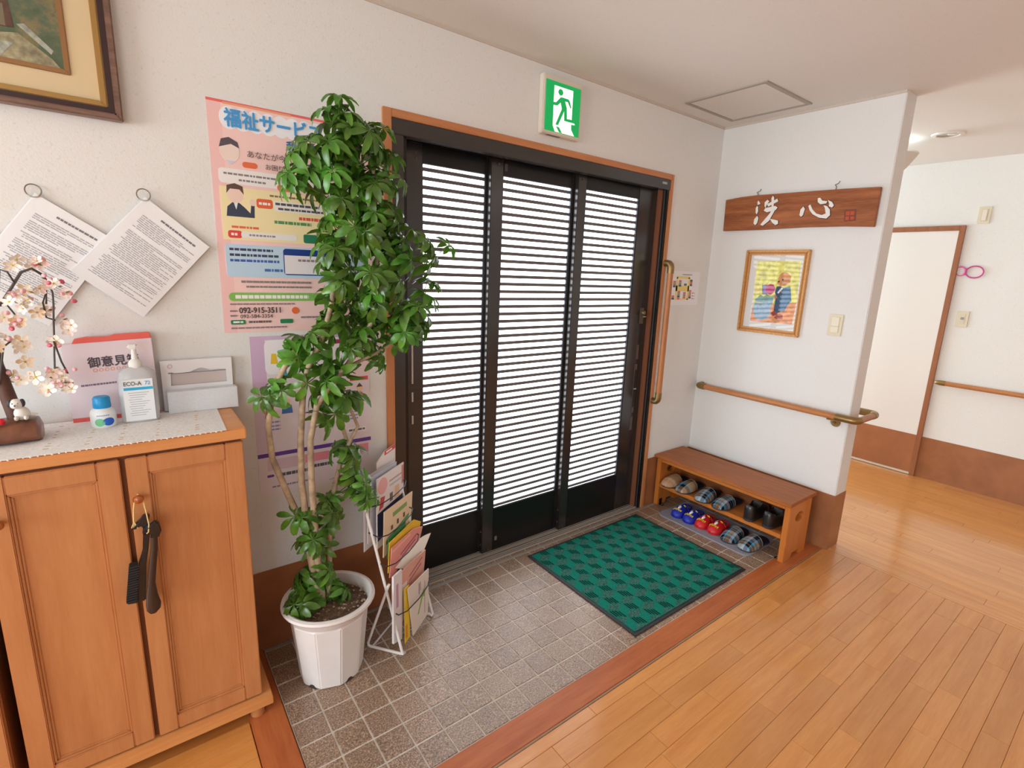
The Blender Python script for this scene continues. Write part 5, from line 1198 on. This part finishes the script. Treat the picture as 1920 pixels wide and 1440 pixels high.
def clog(label, loc, rz, c, group):
    t = thing('clog', label, 'clog', loc, rz, group, local=True)
    L, Wd = .172, .084; cm = pm(c, .42)
    MB().prism(outline(L, Wd, 1.0), 'z', 0, .016).build('sole', cm, t, bevel=.005)
    hts = [(.004, .006), (.03, .016), (.08, .026), (.16, .035), (.28, .042), (.42, .046), (.55, .047), (.60, .046)]
    MB().rings(upper_rings(L, Wd * 1.0, .012, hts), False, False).build('upper', cm, t, smooth=True)
    MB().rings(upper_rings(L, Wd, .012, hts[3:], inset=.07), False, False).build('lining', pm(tuple(x * .5 for x in c), .8), t, smooth=True)
    MB().tube(upper_rings(L, Wd, .012, [(.60, .046)])[0], .003, 6).build('piping', cm, t, smooth=True)
    MB().tube([(.58 * L, .036, .036), (.75 * L, .033, .036), (.92 * L, .022, .036), (.97 * L, 0, .036), (.92 * L, -.022, .036), (.75 * L, -.033, .036), (.58 * L, -.036, .036)], [.004, .0055, .0055, .0055, .0055, .0055, .004], 8).build('heel_strap', cm, t, smooth=True)
    def on(u, v):   # point on the upper, v across -1..1
        a = math.acos(max(-1, min(1, v))); k = [h for uu, h in hts]; us = [uu for uu, h in hts]
        i = max(j for j in range(len(us) - 1) if us[j] <= u); f = (u - us[i]) / (us[i + 1] - us[i]); h = k[i] + (k[i + 1] - k[i]) * f
        return (u * L, wid(u) * Wd / 2 * math.cos(a), .012 + h * math.sin(a) ** .8 + .0016)
    # raised ring and worn yellow and white print
    MB().tube([on(.44 + .055 * math.cos(a * PI / 8), .28 + .15 * math.sin(a * PI / 8)) for a in range(17)], .0012, 5, False).build('vent_ring', pm((206, 206, 226), .5), t)
    m = MB(); r = random.Random(3)
    for i in range(6):
        v = .62 - i * .24; u = .15 + .02 * (i % 2)
        m.m(0).tube([on(u, v), on(u + .05, v + .05), on(u + .02, v - .06), on(u + .07, v - .02)], .0030, 5)
    for i in range(5):
        m.m(1).tube([on(.25 + .03 * i, -.12 - .05 * (i % 2)), on(.262 + .03 * i, .10 + .04 * (i % 2))], .0042, 5)
    m.m(0).tube([on(.54, -.5), on(.56, -.3), on(.54, -.1)], .0028, 5)
    m.build('worn_print', [pm((240, 210, 60), .5), pm((240, 236, 240), .5)], t)
    return t
clog('blue child clog with worn print, nearest the door on the grey tray', (1.506, -.203, ZF), .02, (24, 44, 168), 'child clogs on the grey tray')
clog('blue child clog with worn print, next to the red clogs', (1.503, -.288, ZF), -.02, (24, 44, 168), 'child clogs on the grey tray')
clog('red child clog with worn print, next to the blue clogs', (1.510, -.372, ZF), .02, (204, 30, 40), 'child clogs on the grey tray')
clog('red child clog with worn print, next to the plaid slippers', (1.512, -.455, ZF), -.02, (204, 30, 40), 'child clogs on the grey tray')
def shoe(label, loc, rz, group):
    t = thing('leather_shoe', label, 'shoe', loc, rz, group, local=True)
    L, Wd = .226, .090
    SO = [(0, .05), (.01, .26), (.02, .36), (.04, .50), (.08, .64), (.14, .72), (.2, .76), (.35, .76), (.5, .84), (.65, .98), (.78, 1.0), (.88, .9), (.95, .66), (.985, .36), (1.0, .08)]
    up = [(u * L, w * Wd / 2) for u, w in SO]
    MB().prism(up + [(x, -y) for x, y in up[::-1]], 'z', 0, .018).build('sole', pm((48, 46, 46), .6), t, bevel=.003)
    def wd_(u):
        for (a, wa), (b, wb) in zip(SO, SO[1:]):
            if u <= b: return wa + (wb - wa) * (u - a) / (b - a)
        return .08
    H_ = [(0.0, .040), (.01, .056), (.02, .066), (.04, .073), (.065, .076), (.08, .076), (.14, .071), (.25, .056), (.38, .056), (.48, .066), (.55, .066), (.68, .054), (.8, .044), (.9, .036), (.97, .022), (.995, .006)]
    rr = []; n = 6
    for u, h in H_:
        w = wd_(u) * Wd / 2 * .95; hh = h
        sec = [(w, .016), (w * 1.06, .016 + hh * .35), (w * 1.02, .016 + hh * .7), (w * .84, .016 + hh)]
        op = .07 < u < .5
        z = .022 if op else .016 + hh * 1.0
        mid = [(w * .76, .016 + hh if not op else .016 + hh - .002), (w * .70, z if op else .016 + hh * 1.03), (0, z if op else .016 + hh * 1.05)]
        half = sec + mid
        rr.append([(u * L, a, b) for a, b in half] + [(u * L, -a, b) for a, b in half[-2::-1]])
    MB().rings(rr, False, True).build('upper', pm((34, 29, 28), .36, coat=.15), t, smooth=True)
    lk_ = [(u * L, wd_(u) * Wd / 2 * .66) for u in (.09, .15, .3, .46)]
    MB().prism(lk_ + [(x, -y) for x, y in lk_[::-1]], 'z', .02, .0235).build('insole', pm((14, 12, 12), .9), t)
    return t
shoe('black leather shoe on the bench shelf, next to the plaid slippers', (1.562, -.636, ZS), .06, 'black shoes on the bench shelf')
shoe('black leather shoe at the open end of the bench shelf', (1.572, -.738, ZS), -.04, 'black shoes on the bench shelf')
